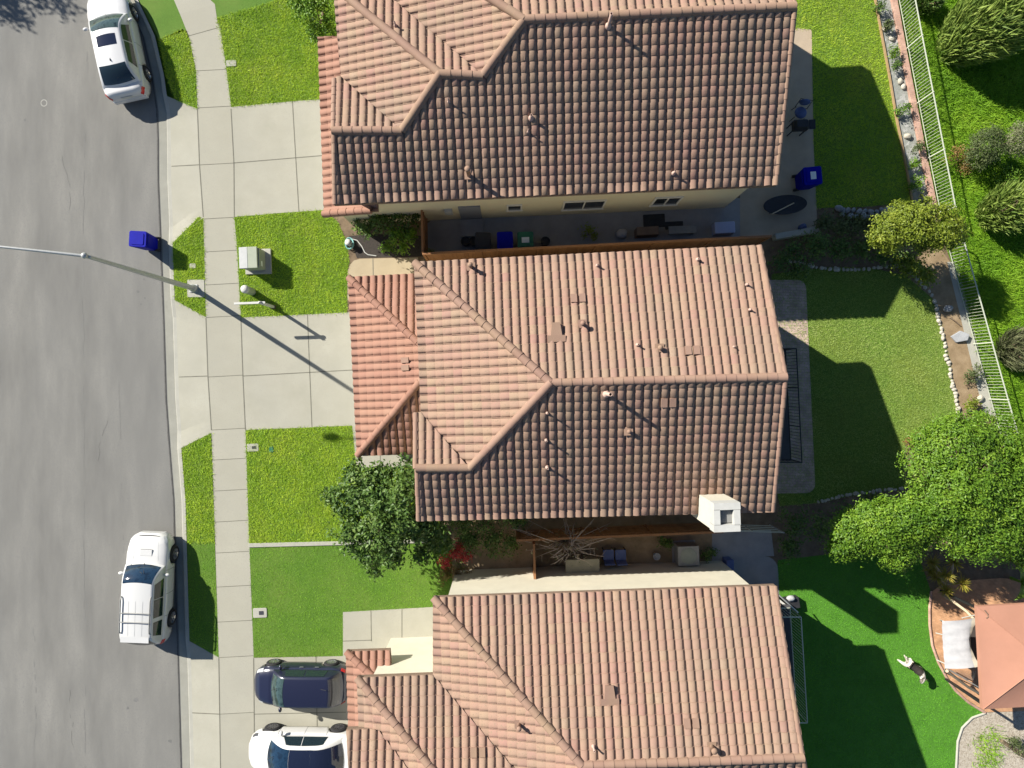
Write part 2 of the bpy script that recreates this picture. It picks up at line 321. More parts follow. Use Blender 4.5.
M['metal_grey'] = mat('metal_grey', [(.2, .2, .195), (.25, .25, .24)], scale=6, rough=.5, metal=.2)
M['deck'] = mat('balcony_deck', [(.06, .06, .062), (.085, .085, .088)], scale=3, rough=.8)
M['hose'] = mat('hose_teal', [(.25, .5, .48)], rough=.5)
# ================================================================== THE SETTING
def S(name, pts, z, m, kind='structure', label=None):
    mb = MB(); mb.sheet([tuple(P(*p).xy) for p in pts], z)
    o = mb.build(name, m); o['kind'] = kind
    return o
def lerp_line(line, y):
    for (x0, y0), (x1, y1) in zip(line, line[1:]):
        if y0 <= y <= y1: return x0 + (x1 - x0) * (y - y0) / (y1 - y0)
    return line[-1][0]
KERB = [(70, -90), (95, -60), (112, -28), (126, 0), (143, 36), (152, 75), (157, 110), (157.8, 140), (158, 180), (160.5, 240), (163.5, 320), (166, 400), (169.5, 450), (173.5, 500), (177.5, 640), (181, 768), (186, 900), (190, 1010)]
SWL = [(112, -95), (140, -60), (160, -30), (174, 0), (180, 14), (189.4, 37.5), (196.4, 72), (197.5, 109), (199.6, 165), (203.5, 219), (206, 317), (208, 376), (211.5, 430), (214.6, 522), (218.9, 657), (220.6, 768), (225, 900), (229, 1010)]
SWR = [(148, -95), (178, -58), (197, -28), (210.5, 0), (217.5, 22), (225.3, 61), (231, 107), (234, 163), (234.4, 219), (236.5, 240), (241, 318), (243, 376), (245.5, 430), (248.5, 522), (253.7, 657), (254.8, 768), (259, 900), (263, 1010)]
# base terrain far around, then the yards
mb = MB(); mb.sheet([(-400, -400), (400, -400), (400, 400), (-400, 400)], -.24); o = mb.build('terrain', M['hill'], origin=(0, 0, -.24)); o['kind'] = 'structure'
mb = MB(); yard = [(p[0] + 4, p[1]) for p in SWL] + [(1700, 1010), (1700, -400), (90, -400), (100, -130)]
mb.sheet([tuple(P(*p).xy) for p in yard], 0.0); o = mb.build('yard_ground', M['soil'], origin=(0, 0, 0)); o['kind'] = 'structure'
mb = MB(); mb.sheet([tuple(P(*p, -.14).xy) for p in [(k[0] + 1.5, k[1]) for k in KERB] + [(190, 1010), (-330, 1010), (-330, -400), (30, -400), (40, -130)]], -.14); o = mb.build('street', M['asphalt'], origin=(-15, 0, -.14)); o['kind'] = 'structure'
# gutter pan and kerb, dropped at the driveways
DROPS = [(94, 244), (299, 449), (640, 1010)]
def kerb_h(y):
    for a, b in DROPS:
        if a <= y <= b:
            e = min(y - a, b - y); return -.115 + max(0, 1 - e / 18.) * .115
    return 0.0
ys = sorted(set([k[1] for k in KERB] + list(range(-90, 1010, 9)) + [a + q for a, b in DROPS for q in (0, 18)] + [b - q for a, b in DROPS for q in (0, 18)]))
ys = [y for y in ys if -90 <= y <= 1010]
g = MB(); k = MB()
gl = [[], []]; kr = [[], [], [], []]
for y in ys:
    x = lerp_line(KERB, y); h = kerb_h(y)
    q = lambda dx, z: tuple(P(x + dx, y).xy) + (z,)
    gl[0].append(q(0, -.128)); gl[1].append(q(7.6, -.136))
    kr[0].append(q(7.4, -.16)); kr[1].append(q(7.9, h - .012 if h > -.1 else h - .004)); kr[2].append(q(8.6, h + .006)); kr[3].append(q(12, h + .008))
g.grid(gl, smooth=False); k.grid(kr, smooth=False)
o = g.build('gutter', M['gutter']); o['kind'] = 'structure'
o = k.build('kerb', M['kerb']); o['kind'] = 'structure'
mb = MB(); SY = [-95, -60, -22, 14, 36, 71, 108, 165, 219, 252, 285, 317.5, 377, 430, 460, 491, 522, 553, 587, 622, 657.5, 714, 771, 830, 900, 1010]
for y0, y1 in zip(SY, SY[1:]):
    tl = lambda y: -.055 if y > 60 else -.28
    ml = [p for p in SWL if y0 < p[1] < y1]; mr = [p for p in SWR if y0 < p[1] < y1]
    end = lambda y: ((lerp_line(SWL, y), y), (lerp_line(SWR, y), y + tl(y) * (lerp_line(SWR, y) - lerp_line(SWL, y))))
    (la, ra), (lb, rb) = end(y0), end(y1)
    ml = [p for p in ml if la[1] + 1 < p[1] < lb[1] - 1]; mr = [p for p in mr if ra[1] + 1 < p[1] < rb[1] - 1]
    mb.sheet([tuple(P(*p).xy) for p in [la] + ml + [lb, rb] + mr[::-1] + [ra]], .010, 0, rnd.uniform(.2, .8))
o = mb.build('sidewalk', M['slab']); o['kind'] = 'structure'
# driveway aprons slope from the dropped kerb to the sidewalk
def apron(ky0, ky1, sy0, sy1):
    mb = MB(); rows = []; n = 26
    for i in range(n + 1):
        t = i / n; yk = ky0 + (ky1 - ky0) * t; ys_ = sy0 + (sy1 - sy0) * t; xk = lerp_line(KERB, yk) + 11.8; xs_ = lerp_line(SWL, ys_) + .4; r = []
        for u in np.linspace(0, 1, 6):
            r.append(tuple(P(xk + (xs_ - xk) * u, yk + (ys_ - yk) * u).xy) + (kerb_h(yk) + .009 + (-kerb_h(yk)) * u,))
        rows.append(r)
    mb.grid(rows, smooth=False); o = mb.build('driveway_apron', M['concrete']); o['kind'] = 'structure'
apron(96, 243, 109, 217.5)
apron(300, 448, 317.5, 432.5)
apron(641, 900, 657.5, 900)
S('driveway', [(231, 107), (300, 100.8), (345, 98), (345, 210), (325, 210), (280, 213), (234.4, 217), (234, 163)], .010, M['concrete'])
S('driveway', [(241, 317.5), (348, 312.5), (378, 312), (378, 427), (352, 425.5), (245.5, 430), (243, 376)], .010, M['concrete'])
S('driveway', [(253.7, 657.8), (343, 656), (395, 656), (395, 900), (259, 900), (254.8, 768)], .010, M['concrete'])
S('walkway', [(352, 424), (440, 424), (440, 467), (356.5, 467.5)], .012, M['concrete'])
S('walkway', [(343, 612), (440, 606.5), (440, 690), (372, 680), (343, 656)], .012, M['concrete'])
S('side_path', [(347.5, 300), (347.5, 272), (350, 265), (354, 260.5), (360, 258.8), (418, 257.5), (425, 300), (378, 310)], .012, M['slab_tan'])
# joints cut in the concrete
jn = MB()
def joint(a, b, w=.9, z=.0145):
    a = Vector(a); b = Vector(b); d = (b - a).normalized(); n = Vector((-d.y, d.x)) * w / 2
    jn.sheet([tuple(P(*p).xy) for p in (a - n, b - n, b + n, a + n)], z)
for y in (-22, 36, 71, 108, 165, 219, 252, 285, 317.5, 377, 430, 460, 491, 522, 553, 587, 622, 657.5, 714, 771, 830):
    sl = -.055 if y > 60 else -.28
    xl = lerp_line(SWL, y); xr = lerp_line(SWR, y); joint((xl, y + .0), (xr, y + sl * (xr - xl)), .55)
for y0, y1 in ((109, 217), (318, 430), (658, 900)):
    for ln in (SWL, SWR):
        pts = [p for p in ln if y0 <= p[1] <= y1]; pts = [(lerp_line(ln, y0), y0)] + pts + [(lerp_line(ln, y1), y1)]
        for a, b in zip(pts, pts[1:]):
            if abs(a[1] - b[1]) > .5: joint(a, b, .9)
for a, b in (((292.5, 101.5), (299, 212)), ((234, 163), (324, 155.5)), ((307.5, 314.5), (312, 427)), ((243, 376), (353, 370)), ((316, 656.5), (318, 768)), ((254, 714), (346, 712)),
             ((356, 441), (440, 440)), ((380, 424), (380.5, 467)), ((371, 610.5), (371.5, 641)), ((402, 609), (402, 640)), ((373, 258.6), (373.5, 290)), ((343, 641), (372, 640))): joint(a, b, .8)
for a, b, z in (((170.3, 165.5), (199.6, 164.8), -.02), ((178, 377), (208, 376), -.02), ((191, 714), (219.8, 714), -.02)):
    jm = MB(); d = .45
    jm.sheet([tuple(P(*p).xy) for p in ((a[0], a[1] - d), (b[0], b[1] - d), (b[0], b[1] + d), (a[0], a[1] + d))], [kerb_h(a[1]) + .014, .0135, .0135, kerb_h(a[1]) + .014])
    jo = jm.build('expansion_joint', M['joint']); jo['kind'] = 'structure'
o = jn.build('expansion_joint', M['joint']); o['kind'] = 'structure'
em = MB()
for y0, y1 in zip(ys, ys[1:]):
    x0, x1 = lerp_line(KERB, y0), lerp_line(KERB, y1); w = rnd.uniform(.45, .8)
    em.sheet([tuple(P(u, v, -.14).xy) for u, v in ((x0 - w, y0), (x1 - w, y1), (x1 + .5, y1), (x0 + .5, y0))], -.1255)
o = em.build('gutter_seam', mat('gutter_seam', [(.07, .068, .062), (.11, .107, .098)], scale=6)); o['kind'] = 'structure'
# asphalt seams
sm = MB()
for pts in ([(92, -40), (84, 120), (83, 300), (84, 500), (84, 640), (86, 800)], [(33, 610), (36, 700), (33, 790)], [(118, 330), (121, 470), (124, 560)]):
    for i in range(len(pts) - 1):
        n = 14
        for j in range(n):
            if rnd.random() < .45: continue
            t0, t1 = j / n, (j + .9) / n; a = Vector(pts[i]).lerp(pts[i + 1], t0); b = Vector(pts[i]).lerp(pts[i + 1], t1)
            w = rnd.uniform(.25, .6); ox = rnd.uniform(-.8, .8)
            sm.sheet([tuple(P(x, y, -.14).xy) for x, y in ((a.x - w + ox, a.y), (b.x - w + ox, b.y), (b.x + w + ox, b.y), (a.x + w + ox, a.y))], -.1365)
M['seam'] = mat('asphalt_seam', [(.15, .148, .138), (.18, .177, .165)], scale=2, detail=6, rough=.9)
o = sm.build('asphalt_seam', M['seam']); o['kind'] = 'structure'
sm = MB(); M['stain'] = mat('oil_stain', [(.12, .12, .115), (.16, .158, .15)], scale=3, detail=6, rough=.8)
for (x, y, r) in ((138, 292, 1.7), (144, 279, 1.1), (145, 298, 1.0), (141, 304, .9), (136, 700, 2.6), (128, 590 + 118, 1.4), (170, 741, 2.0), (25, 120, 1.5)):
    n = 14; sm.sheet([tuple(P(x + r * math.cos(2 * math.pi * i / n) * rnd.uniform(.6, 1.2), y + r * math.sin(2 * math.pi * i / n) * rnd.uniform(.6, 1.2), -.14).xy) for i in range(n)], -.1362)
o = sm.build('oil_stain', M['stain']); o['kind'] = 'structure'
cm = MB(); M['crack'] = mat('asphalt_crack', [(.09, .088, .082), (.13, .127, .118)], scale=5, rough=.9)
for (x, y, dx, dy, n) in ((60, 150, .8, 5, 12), (108, 420, -.6, 5, 10), (70, 690, 1, 5, 12)):
    for i in range(n):
        nx, ny = x + dx + rnd.uniform(-2, 2), y + dy + rnd.uniform(-1.5, 1.5); w = rnd.uniform(.07, .16)
        if rnd.random() < .8: cm.sheet([tuple(P(u, v, -.14).xy) for u, v in ((x - w, y), (nx - w, ny), (nx + w, ny), (x + w, y))], -.1366)
        x, y = nx, ny
o = cm.build('asphalt_crack', M['crack']); o['kind'] = 'structure'
# survey mark on the road
mk = MB(); M['chalk'] = mat('chalk_mark', [(.32, .31, .28), (.42, .41, .37)], scale=20)
c = [(44 + 3.0 * math.cos(a), 103 + 3.2 * math.sin(a)) for a in np.linspace(0, 2 * math.pi, 19)]
for a, b in zip(c, c[1:]):
    d = (Vector(b) - Vector(a)).normalized(); n = Vector((-d.y, d.x)) * .33
    mk.sheet([tuple(P(p[0], p[1], -.14).xy) for p in (Vector(a) - n, Vector(b) - n, Vector(b) + n, Vector(a) + n)], -.1364)
o = mk.build('road_mark', M['chalk']); o['kind'] = 'structure'
# ------------------------------------------------------------------ lawns
LAWN = {
 'strip1': [(159, 40), (183, 29), (189.4, 37.5), (196.4, 72), (197.5, 109), (176, 100), (168.5, 84)],
 'lawn1': [(216.7, 18), (240, 11), (267, 3), (310, -12), (345, -14), (345, 60), (345, 98), (300, 100.8), (231, 107), (225.3, 61), (217.5, 24)],
 'strip2': [(198.8, 217), (203.5, 219), (206, 317.5), (175.3, 300), (172.6, 243)],
 'mid': [(234.4, 217), (280, 213), (325, 210), (338, 222), (346, 240), (349.5, 262), (347.2, 272), (347.2, 312.5), (241, 317.5), (236.5, 240)],
 'strip3': [(182, 448), (211.2, 433), (214.6, 522), (214.9, 543), (187.2, 543), (186, 500)],
 'lawn2': [(245.5, 430), (352, 425.5), (356.5, 467.5), (420, 468), (440, 480), (440, 540), (249, 544), (248.5, 522)],
}
for kx, poly in LAWN.items(): S('lawn', poly, .006, M['lawn'])
BACK1 = [(812, -140), (874, -140), (874.5, 0), (880, 31), (895, 115), (905, 165), (911, 203), (860, 207), (816, 208), (813.5, 146), (811.5, 30), (786, 30), (775, -20)]
BACK2 = [(772, 274), (830, 267), (870, 268), (905, 275), (934, 300), (945, 340), (952, 380), (957, 416), (930, 432), (905, 445), (903, 470), (906, 489), (860, 494), (815, 503), (780, 506), (760, 420)]
S('lawn', BACK1, .006, M['lawn']); S('lawn', BACK2, .006, M['lawn'])
HILL = [(882, -150), (897, 0), (934, 212), (952, 265), (995, 415), (1012, 470), (1400, 470), (1400, -150)]
S('hillside', HILL, .004, M['hill'])
S('turf', [(122, -40), (139, 0), (159, 40), (187, 30), (186, 14), (180, 0), (166, -30), (146, -60), (112, -95)], .006, M['turf'])
S('turf', [(210.5, 0), (217.5, 22), (216.7, 18), (240, 11), (267, 3), (310, -12), (345, -14), (345, -120), (140, -120), (178, -58), (197, -28)], .005, M['turf'])
S('turf', [(187.2, 543), (214.9, 543), (218.9, 658), (189.6, 640.5)], .007, M['turf'])
S('turf', [(249, 547.5), (440, 543), (465, 560), (465, 600), (435, 607), (343, 612), (343, 656), (253.7, 657.5), (250.5, 590)], .007, M['turf'])
S('turf', [(775, 590), (778, 560), (850, 552), (920, 560), (931, 592), (929.5, 625), (938, 662), (955, 690), (984, 712), (968, 720), (958, 738), (956, 768), (956, 900), (775, 900)], .007, M['turf_back'])
# mow strip between the two front lawns: a low concrete kerb
mb = MB(); mb.prism([tuple(P(*p).xy) for p in ((249, 543.2), (445, 538.6), (445, 542.2), (249, 547.2))][::-1], 0, .05); tag(bevel(mb.build('lawn_edging', M['kerb']), .008), 'thin pale concrete strip dividing the two front lawns', 'edging')
S('planting_bed', [(349, 236), (372, 234), (425, 236), (425, 256.5), (380, 257.5), (357, 258)], .010, M['bed_dark'])  # near-black sheet laid over the paler yard soil
# back yard paving and beds
S('patio', [(740, 20), (811.5, 30), (813.5, 146), (816.5, 208), (817, 232), (770, 238), (740, 236)], .012, M['slab_patio'])
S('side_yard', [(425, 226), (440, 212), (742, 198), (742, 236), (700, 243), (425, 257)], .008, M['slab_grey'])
cr = [(806 - 9 + 9 * math.sin(a), 280 + 9 - 9 * math.cos(a)) for a in np.linspace(0, math.pi / 2, 6)]
cr2 = [(815 - 9 + 9 * math.cos(a), 484 + 9 * math.sin(a)) for a in np.linspace(0, math.pi / 2, 5)]
S('patio', [(740, 280)] + cr + cr2 + [(740, 494)], .014, M['paver'])
cr = [(778 - 14 + 14 * math.sin(a), 570 + 0 - 14 * math.cos(a) + 0) for a in np.linspace(0, math.pi / 2, 6)]
S('patio', [(712, 530), (771, 530), (774, 556)] + cr + [(781, 640), (760, 640), (712, 575)], .012, M['slab_grey'])
S('side_yard', [(452, 520), (712, 508), (712, 575), (452, 590)], .009, M['bed_soil'])
S('patio', [(931, 592), (929.5, 625), (932, 645), (938, 662), (946, 677), (955, 690), (968, 702), (985, 712), (1200, 706), (1200, 590), (1000, 578), (945, 582)], .014, M['brick'])
S('gravel_bed', [(985, 712.5), (972, 717), (962, 727), (957.5, 740), (956, 768), (956, 900), (1200, 900), (1200, 706.5), (1024, 711)], .012, M['gravel'])
S('garden_bed', [(875.5, 0), (881, 31), (896, 115), (906, 165), (912, 203), (935, 212), (897, 0), (882, -150), (875, -150)], .010, M['rockbed'])
S('garden_bed', [(905, 275), (934, 300), (945, 340), (952, 380), (957, 416), (995, 416), (952, 265), (934, 240)], .010, M['bed_soil'])
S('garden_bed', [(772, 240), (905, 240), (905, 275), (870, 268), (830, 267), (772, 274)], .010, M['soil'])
S('mow_strip', [(947, 262), (957, 262), (994.5, 416), (984, 416)], .016, M['kerb'])
# timber edge of the rock bed
mb = MB(); pts = [(874.5, -60), (874.5, 0), (880, 31), (888, 73), (895, 115), (905, 165), (912, 203)]
for a, b in zip(pts, pts[1:]):
    mb.box((P(*a) + P(*b)) / 2 + Vector((0, 0, .05)), ((P(*a) - P(*b)).length + .02, .065, .09), math.atan2(-(b[1] - a[1]), b[0] - a[0]))
tag(mb.build('timber_edging', M['timber']), 'thin tan timber edging along the rocky bed by the shaded lawn', 'edging')
# curved edging of the red brick patio
mb = MB(); pts = [(931, 591), (929.3, 608), (929.5, 625), (932, 645), (938, 662), (946, 677), (955, 690), (968, 702), (985, 712.5)]
mb.tube([P(*p) + Vector((0, 0, .015)) for p in pts], .06, 6); tag(mb.build('patio_edging', M['brickwall']), 'curved tan edging between bright turf and the red patio', 'edging')
mb = MB(); pts = [(985, 713), (972, 717.5), (962, 727.5), (957.5, 741), (956, 768), (956, 860)]
mb.tube([P(*p) + Vector((0, 0, .015)) for p in pts], .05, 6); tag(mb.build('gravel_edging', M['kerb']), 'pale curved edging round the gravel bed', 'edging')
# ------------------------------------------------------------------ grass blades
def inpoly(pts, poly):
    x, y = pts[:, 0], pts[:, 1]; res = np.zeros(len(pts), bool); n = len(poly)
    for i in range(n):
        x0, y0 = poly[i]; x1, y1 = poly[(i + 1) % n]
        c = ((y0 > y) != (y1 > y)) & (x < (x1 - x0) * (y - y0) / (y1 - y0 + 1e-12) + x0); res ^= c
    return res
def vnoise(p, f):
    return .5 + .25 * (np.sin(p[:, 0] * f * 1.3 + np.sin(p[:, 1] * f * 1.7) * 1.5) + np.sin(p[:, 1] * f * 1.9 + 1 + np.sin(p[:, 0] * f * 1.1 + 2) * 1.7))
def blades(name, poly, dens, m, label, cat='grass', h=(.04, .08), w=(.012, .026), edge=.03, z=.004, patch=True, clip=None):
    P2 = np.array([tuple(P(*p).xy) for p in poly]); lo = P2.min(0); hi = P2.max(0)
    n = int(dens * np.prod(hi - lo)); p = rng.uniform(lo, hi, (n, 2)); p = p[inpoly(p, P2)]
    if clip is not None: p = p[clip(p)]
    p = p + rng.normal(0, edge, p.shape)
    n = len(p); hh = rng.uniform(*h, n) * (.7 + .5 * rng.random(n)); ww = rng.uniform(*w, n); a = rng.uniform(0, 2 * np.pi, n); l = rng.uniform(0, 2 * np.pi, n); lean = rng.uniform(.6, 2.0, n) * hh
    V = np.zeros((n, 3, 3)); V[:, :, 2] = z
    dx = np.stack([np.cos(a), np.sin(a)], 1) * ww[:, None] / 2
    V[:, 0, :2] = p - dx; V[:, 1, :2] = p + dx; V[:, 2, :2] = p + np.stack([np.cos(l), np.sin(l)], 1) * lean[:, None]; V[:, 2, 2] = z + hh
    F = np.arange(3 * n).reshape(n, 3)
    val = np.clip(.15 + .7 * rng.random(n) + .25 * (vnoise(p, .9) - .5), 0, 1)
    o = np_mesh(name, V.reshape(-1, 3), F, val, m); tag(o, label, cat, kind='stuff'); return o
blades('grass', LAWN['strip1'], 1500, M['blade'], 'short bright grass on the strip beside the white sedan')
blades('grass', LAWN['lawn1'], 1500, M['blade'], 'rough yellow-green grass of the upper front lawn')
pad = lambda p: ~((p[:, 0] > P(187, 0).x) & (p[:, 0] < P(205, 0).x) & (p[:, 1] < P(0, 279.5).y) & (p[:, 1] > P(0, 297.5).y))
blades('grass', LAWN['strip2'], 1700, M['blade'], 'grass of the small strip round the lamp post base', clip=pad)
blades('grass', LAWN['mid'], 1500, M['blade'], 'long grass round the utility box and sign post')
blades('grass', LAWN['strip3'], 1500, M['blade'], 'short grass on the strip above the parked white estate car')
blades('grass', LAWN['lawn2'], 1500, M['blade'], 'bright grass of the lawn beside the dark leafy tree', h=(.04, .08))
blades('grass', BACK1, 900, M['blade'], 'half shaded grass of the upper back yard')
blades('grass', BACK2, 1000, M['blade_back'], 'pale mown grass of the middle back yard', h=(.03, .06))
blades('grass', [(882, -30), (899, 0), (936, 212), (954, 265), (997, 415), (1012, 470), (1060, 470), (1060, -30)], 900, M['blade_hill'], 'lush bright grass beyond the iron fence', h=(.08, .2), w=(.02, .045))
blades('grass', [(975, 735), (995, 728), (1003, 745), (996, 765), (978, 768)], 420, M['blade_hill'], 'loose tuft of green grass in the gravel bed', h=(.08, .22), w=(.02, .04), edge=.15)

TF = [(187.2, 543), (214.9, 543), (218.9, 658), (189.6, 640.5)]
blades('turf_pile', TF, 900, M['blade_turf'], 'smooth turf of the strip shaded by the parked white estate car', 'turf', h=(.02, .035), w=(.012, .02), edge=.01, z=.008)
blades('turf_pile', [(249, 547.5), (440, 543), (465, 560), (465, 600), (435, 607), (343, 612), (343, 656), (253.7, 657.5), (250.5, 590)], 900, M['blade_turf'], 'smooth even turf of the lower front lawn above the navy hatchback', 'turf', h=(.02, .035), w=(.012, .02), edge=.01, z=.008)
blades('turf_pile', [(775, 590), (778, 560), (850, 552), (920, 560), (931, 592), (929.5, 625), (938, 662), (955, 690), (984, 712), (968, 720), (958, 738), (956, 768), (956, 800), (775, 800)], 650, M['blade_turf_back'], 'bright smooth turf of the lower back yard round the dog', 'turf', h=(.02, .035), w=(.014, .024), edge=.01, z=.008)
# ================================================================== HOUSES
class Plane:
    def __init__(s, p0, ang, pitch):                      # ang: direction of the upslope, radians
        s.p0 = p0; s.s = Vector((math.cos(ang), math.sin(ang))); s.p = pitch; s.t = Vector((s.s.y, -s.s.x))
    def z(s, x, y): return s.p0.z + s.p * ((x - s.p0.x) * s.s.x + (y - s.p0.y) * s.s.y)
    def hit(s, px, py):                                   # where the sight line over the survey sketch meets the slope
        X = Vector(((px - 512) / PPM, (384 - py) / PPM)); q = X.dot(s.s); c0 = s.p0.z - s.p * s.p0.xy.dot(s.s)
        z = (c0 + s.p * q) / (1 + s.p * q / CAMH); k = 1 - z / CAMH
        return Vector((X.x * k, X.y * k, z))
TW, TC = .285, .312
PROF = [(.0, .0), (.05, .020), (.13, .040), (.26, .060), (.41, .073), (.54, .077), (.66, .071), (.75, .055), (.81, .028), (.84, .0), (.96, .0)]
PROF_N = [(.96 - u, f) for u, f in PROF[::-1]]
def ccw(poly):
    a = sum(poly[i].x * poly[(i + 1) % len(poly)].y - poly[(i + 1) % len(poly)].x * poly[i].y for i in range(len(poly)))
    return poly if a > 0 else poly[::-1]
def tile_plane(mb, deck, pl, img, over=0.0, course_shade=0.0):
    poly = ccw([pl.hit(*q) for q in img]); n = len(poly)
    for i in range(n):
        u = poly[(i + 1) % n].xy - poly[i].xy; v = poly[(i + 2) % n].xy - poly[(i + 1) % n].xy
        if u.x * v.y - u.y * v.x < -1e-3: print('NONCONVEX', img)
    deck.prism([(q.x, q.y) for q in poly], [q.z - .17 for q in poly], [q.z - .012 for q in poly])
    ab = [((q.xy - pl.p0.xy).dot(pl.t), (q.xy - pl.p0.xy).dot(pl.s)) for q in poly]
    edges = []
    for i in range(n):
        a, b = poly[i].xy, poly[(i + 1) % n].xy; d = (b - a).normalized(); edges.append((a, Vector((d.y, -d.x))))
    a0, a1 = min(p[0] for p in ab), max(p[0] for p in ab); b0, b1 = min(p[1] for p in ab), max(p[1] for p in ab)
    prof = PROF_N if pl.s.y < -.5 else PROF
    bm = bmesh.new(); lay = bm.faces.layers.float.new('val')
    for j in range(math.floor(b0 / TC) - 1, math.ceil(b1 / TC) + 1):
        for i in range(math.floor(a0 / TW) - 1, math.ceil(a1 / TW) + 1):
            ca, cb = (i + .5) * TW, (j + .5) * TC
            c = pl.p0.xy + pl.t * ca + pl.s * cb
            if any((c - e[0]).dot(e[1]) > .36 for e in edges): continue
            jz = rnd.uniform(-.003, .005); ja = rnd.uniform(-.004, .004); sk = rnd.uniform(-.004, .004); jb = rnd.uniform(-.010, .006)
            r = rnd.random(); val = rnd.gauss(.5, .12)
            if r < .03: val = rnd.uniform(.1, .3)
            elif r > .96: val = rnd.uniform(.75, .95)
            lo = []; hi = []; fr = []
            for (u, f) in prof:
                a = (i + u) * TW + ja
                for lst, b, zo in ((lo, j * TC + jb, f + .022 + jz), (hi, (j + 1) * TC + .03, f * .9 + .002 + jz * .3), (fr, j * TC + jb, f - .035)):
                    q = pl.p0.xy + pl.t * (a + (sk if lst is hi else 0)) + pl.s * b
                    lst.append(bm.verts.new((q.x, q.y, pl.p0.z + pl.p * b + zo)))
            for k in range(len(prof) - 1):
                f1 = bm.faces.new((lo[k], lo[k + 1], hi[k + 1], hi[k])); f1.smooth = True; f1[lay] = val
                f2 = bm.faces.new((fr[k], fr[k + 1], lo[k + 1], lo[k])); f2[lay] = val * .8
    for co, no in edges:
        bmesh.ops.bisect_plane(bm, geom=bm.verts[:] + bm.edges[:] + bm.faces[:], plane_co=(co.x, co.y, 0), plane_no=(no.x, no.y, 0), clear_outer=True)
    bm.normal_update()
    idx = {}; base = len(mb.v)
    for v in bm.verts: idx[v] = base + len(idx); mb.v.append(tuple(v.co))
    for f in bm.faces:
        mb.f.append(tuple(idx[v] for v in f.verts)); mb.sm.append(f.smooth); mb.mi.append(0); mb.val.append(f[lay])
    bm.free()
    return poly
def ridge_cap(house, roof, p0, p1, m, r=.135, seg=.335, lift=.035, mortar=True):
    p0 = Vector(p0); p1 = Vector(p1); d = (p1 - p0); L = d.length; d = d.normalized(); n = max(1, round(L / seg)); st = L / n
    side = d.cross(Vector((0, 0, 1))).normalized(); up = side.cross(d).normalized()
    mb = MB()
    for i in range(n):
        a = p0 + d * (i * st - .03); b = p0 + d * ((i + 1) * st); ra = r * .9; rb = r * rnd.uniform(.97, 1.0); j = rnd.uniform(-.006, .006); v = []; K = 9
        for q, rr, zz in ((a, ra, 0), (b, rb, .006)):
            for k in range(K):
                th = math.pi * (-.12 + 1.24 * k / (K - 1)); v.append(q + side * (math.cos(th) * rr + j) + up * (math.sin(th) * rr * .95 + lift + zz))
        for k in range(K):
            th = math.pi * (-.12 + 1.24 * k / (K - 1)); v.append(b + side * (math.cos(th) * rb * .82 + j) + up * (math.sin(th) * rb * .75 + lift))
        f = [(k, k + 1, K + k + 1, K + k) for k in range(K - 1)]; val = min(1, max(0, rnd.gauss(.5, .2)))
        mb.add(v[:2 * K], [q[::-1] for q in f], True, 0, val)
        mb.add(v[K:], [(k, k + 1, K + k + 1, K + k) for k in range(K - 1)], False, 0, val)
        mb.add(v[:K], [tuple(range(K))], False, 0, val)
    # mortar bed along the ridge
    if mortar:
        w = r * .95; v = []
        for q in (p0, p1):
            v += [q + side * -w + up * -.03, q + side * -w * .9 + up * .06, q + side * w * .9 + up * .06, q + side * w + up * -.03]
        mb.add(v, [(0, 1, 5, 4), (1, 2, 6, 5), (2, 3, 7, 6), (0, 3, 2, 1), (4, 5, 6, 7)], False, 1)
    o = mb.build('ridge_cap', [m, M['mortar']], roof, world=False) if False else None
    me_o = mb.build('ridge_cap', [m, M['mortar']], None, origin=(0, 0, 0))
    inv = XF[house].inverted(); me_o.data.transform(inv); me_o.parent = roof
    return me_o
def wall_prism(house, name, pts, z0, tops, m):
    mb = MB(); pl = ccw([Vector((p[0], p[1], 0)) for p in pts])
    if hasattr(tops, '__len__') and (Vector((pts[0][0], pts[0][1])) - pl[0].xy).length > 1e-6: tops = list(tops)[::-1]
    mb.prism([(p.x, p.y) for p in pl], z0, tops)
    return mb.build(name, m, house, world=True)
def window(house, a, b, z0, z1, out, panes=2, m_frame='white_trim', name='window'):
    """a,b: plan points on the wall face; out: outward normal (2D)."""
    a = Vector(a); b = Vector(b); d = (b - a); L = d.length; ang = math.atan2(d.y, d.x); o2 = Vector(out).normalized(); mid = (a + b) / 2 + o2 * .0; h = z1 - z0
    fr = MB(); t = .06
    base = lambda u, zz, off: (mid.x + d.normalized().x * u + o2.x * off, mid.y + d.normalized().y * u + o2.y * off, zz)
    fr.box(base(0, z1 - t / 2, .012), (L, .09, t), ang); fr.box(base(0, z0 + t / 2, .017), (L + .06, .12, t), ang)
    fr.box(base(-L / 2 + t / 2, (z0 + z1) / 2, .012), (t, .09, h - 2 * t), ang); fr.box(base(L / 2 - t / 2, (z0 + z1) / 2, .012), (t, .09, h - 2 * t), ang)
    for i in range(1, panes): fr.box(base(-L / 2 + L * i / panes, (z0 + z1) / 2, .010), (t * .8, .07, h - 2 * t), ang)
    f = fr.build(name, M[m_frame], house, world=True)
    g = MB(); g.box(base(0, (z0 + z1) / 2, .008), (L - 2 * t + .01, .03, h - 2 * t + .01), ang)
    go = g.build('pane', M['glass'], None, origin=(0, 0, 0)); go.data.transform(XF[house].inverted()); go.parent = f
    return f
def part(mb, name, m, house, parent=None):
    o = mb.build(name, m, None, origin=(0, 0, 0)); o.data.transform(XF[house].inverted()); o.parent = parent or house; return o
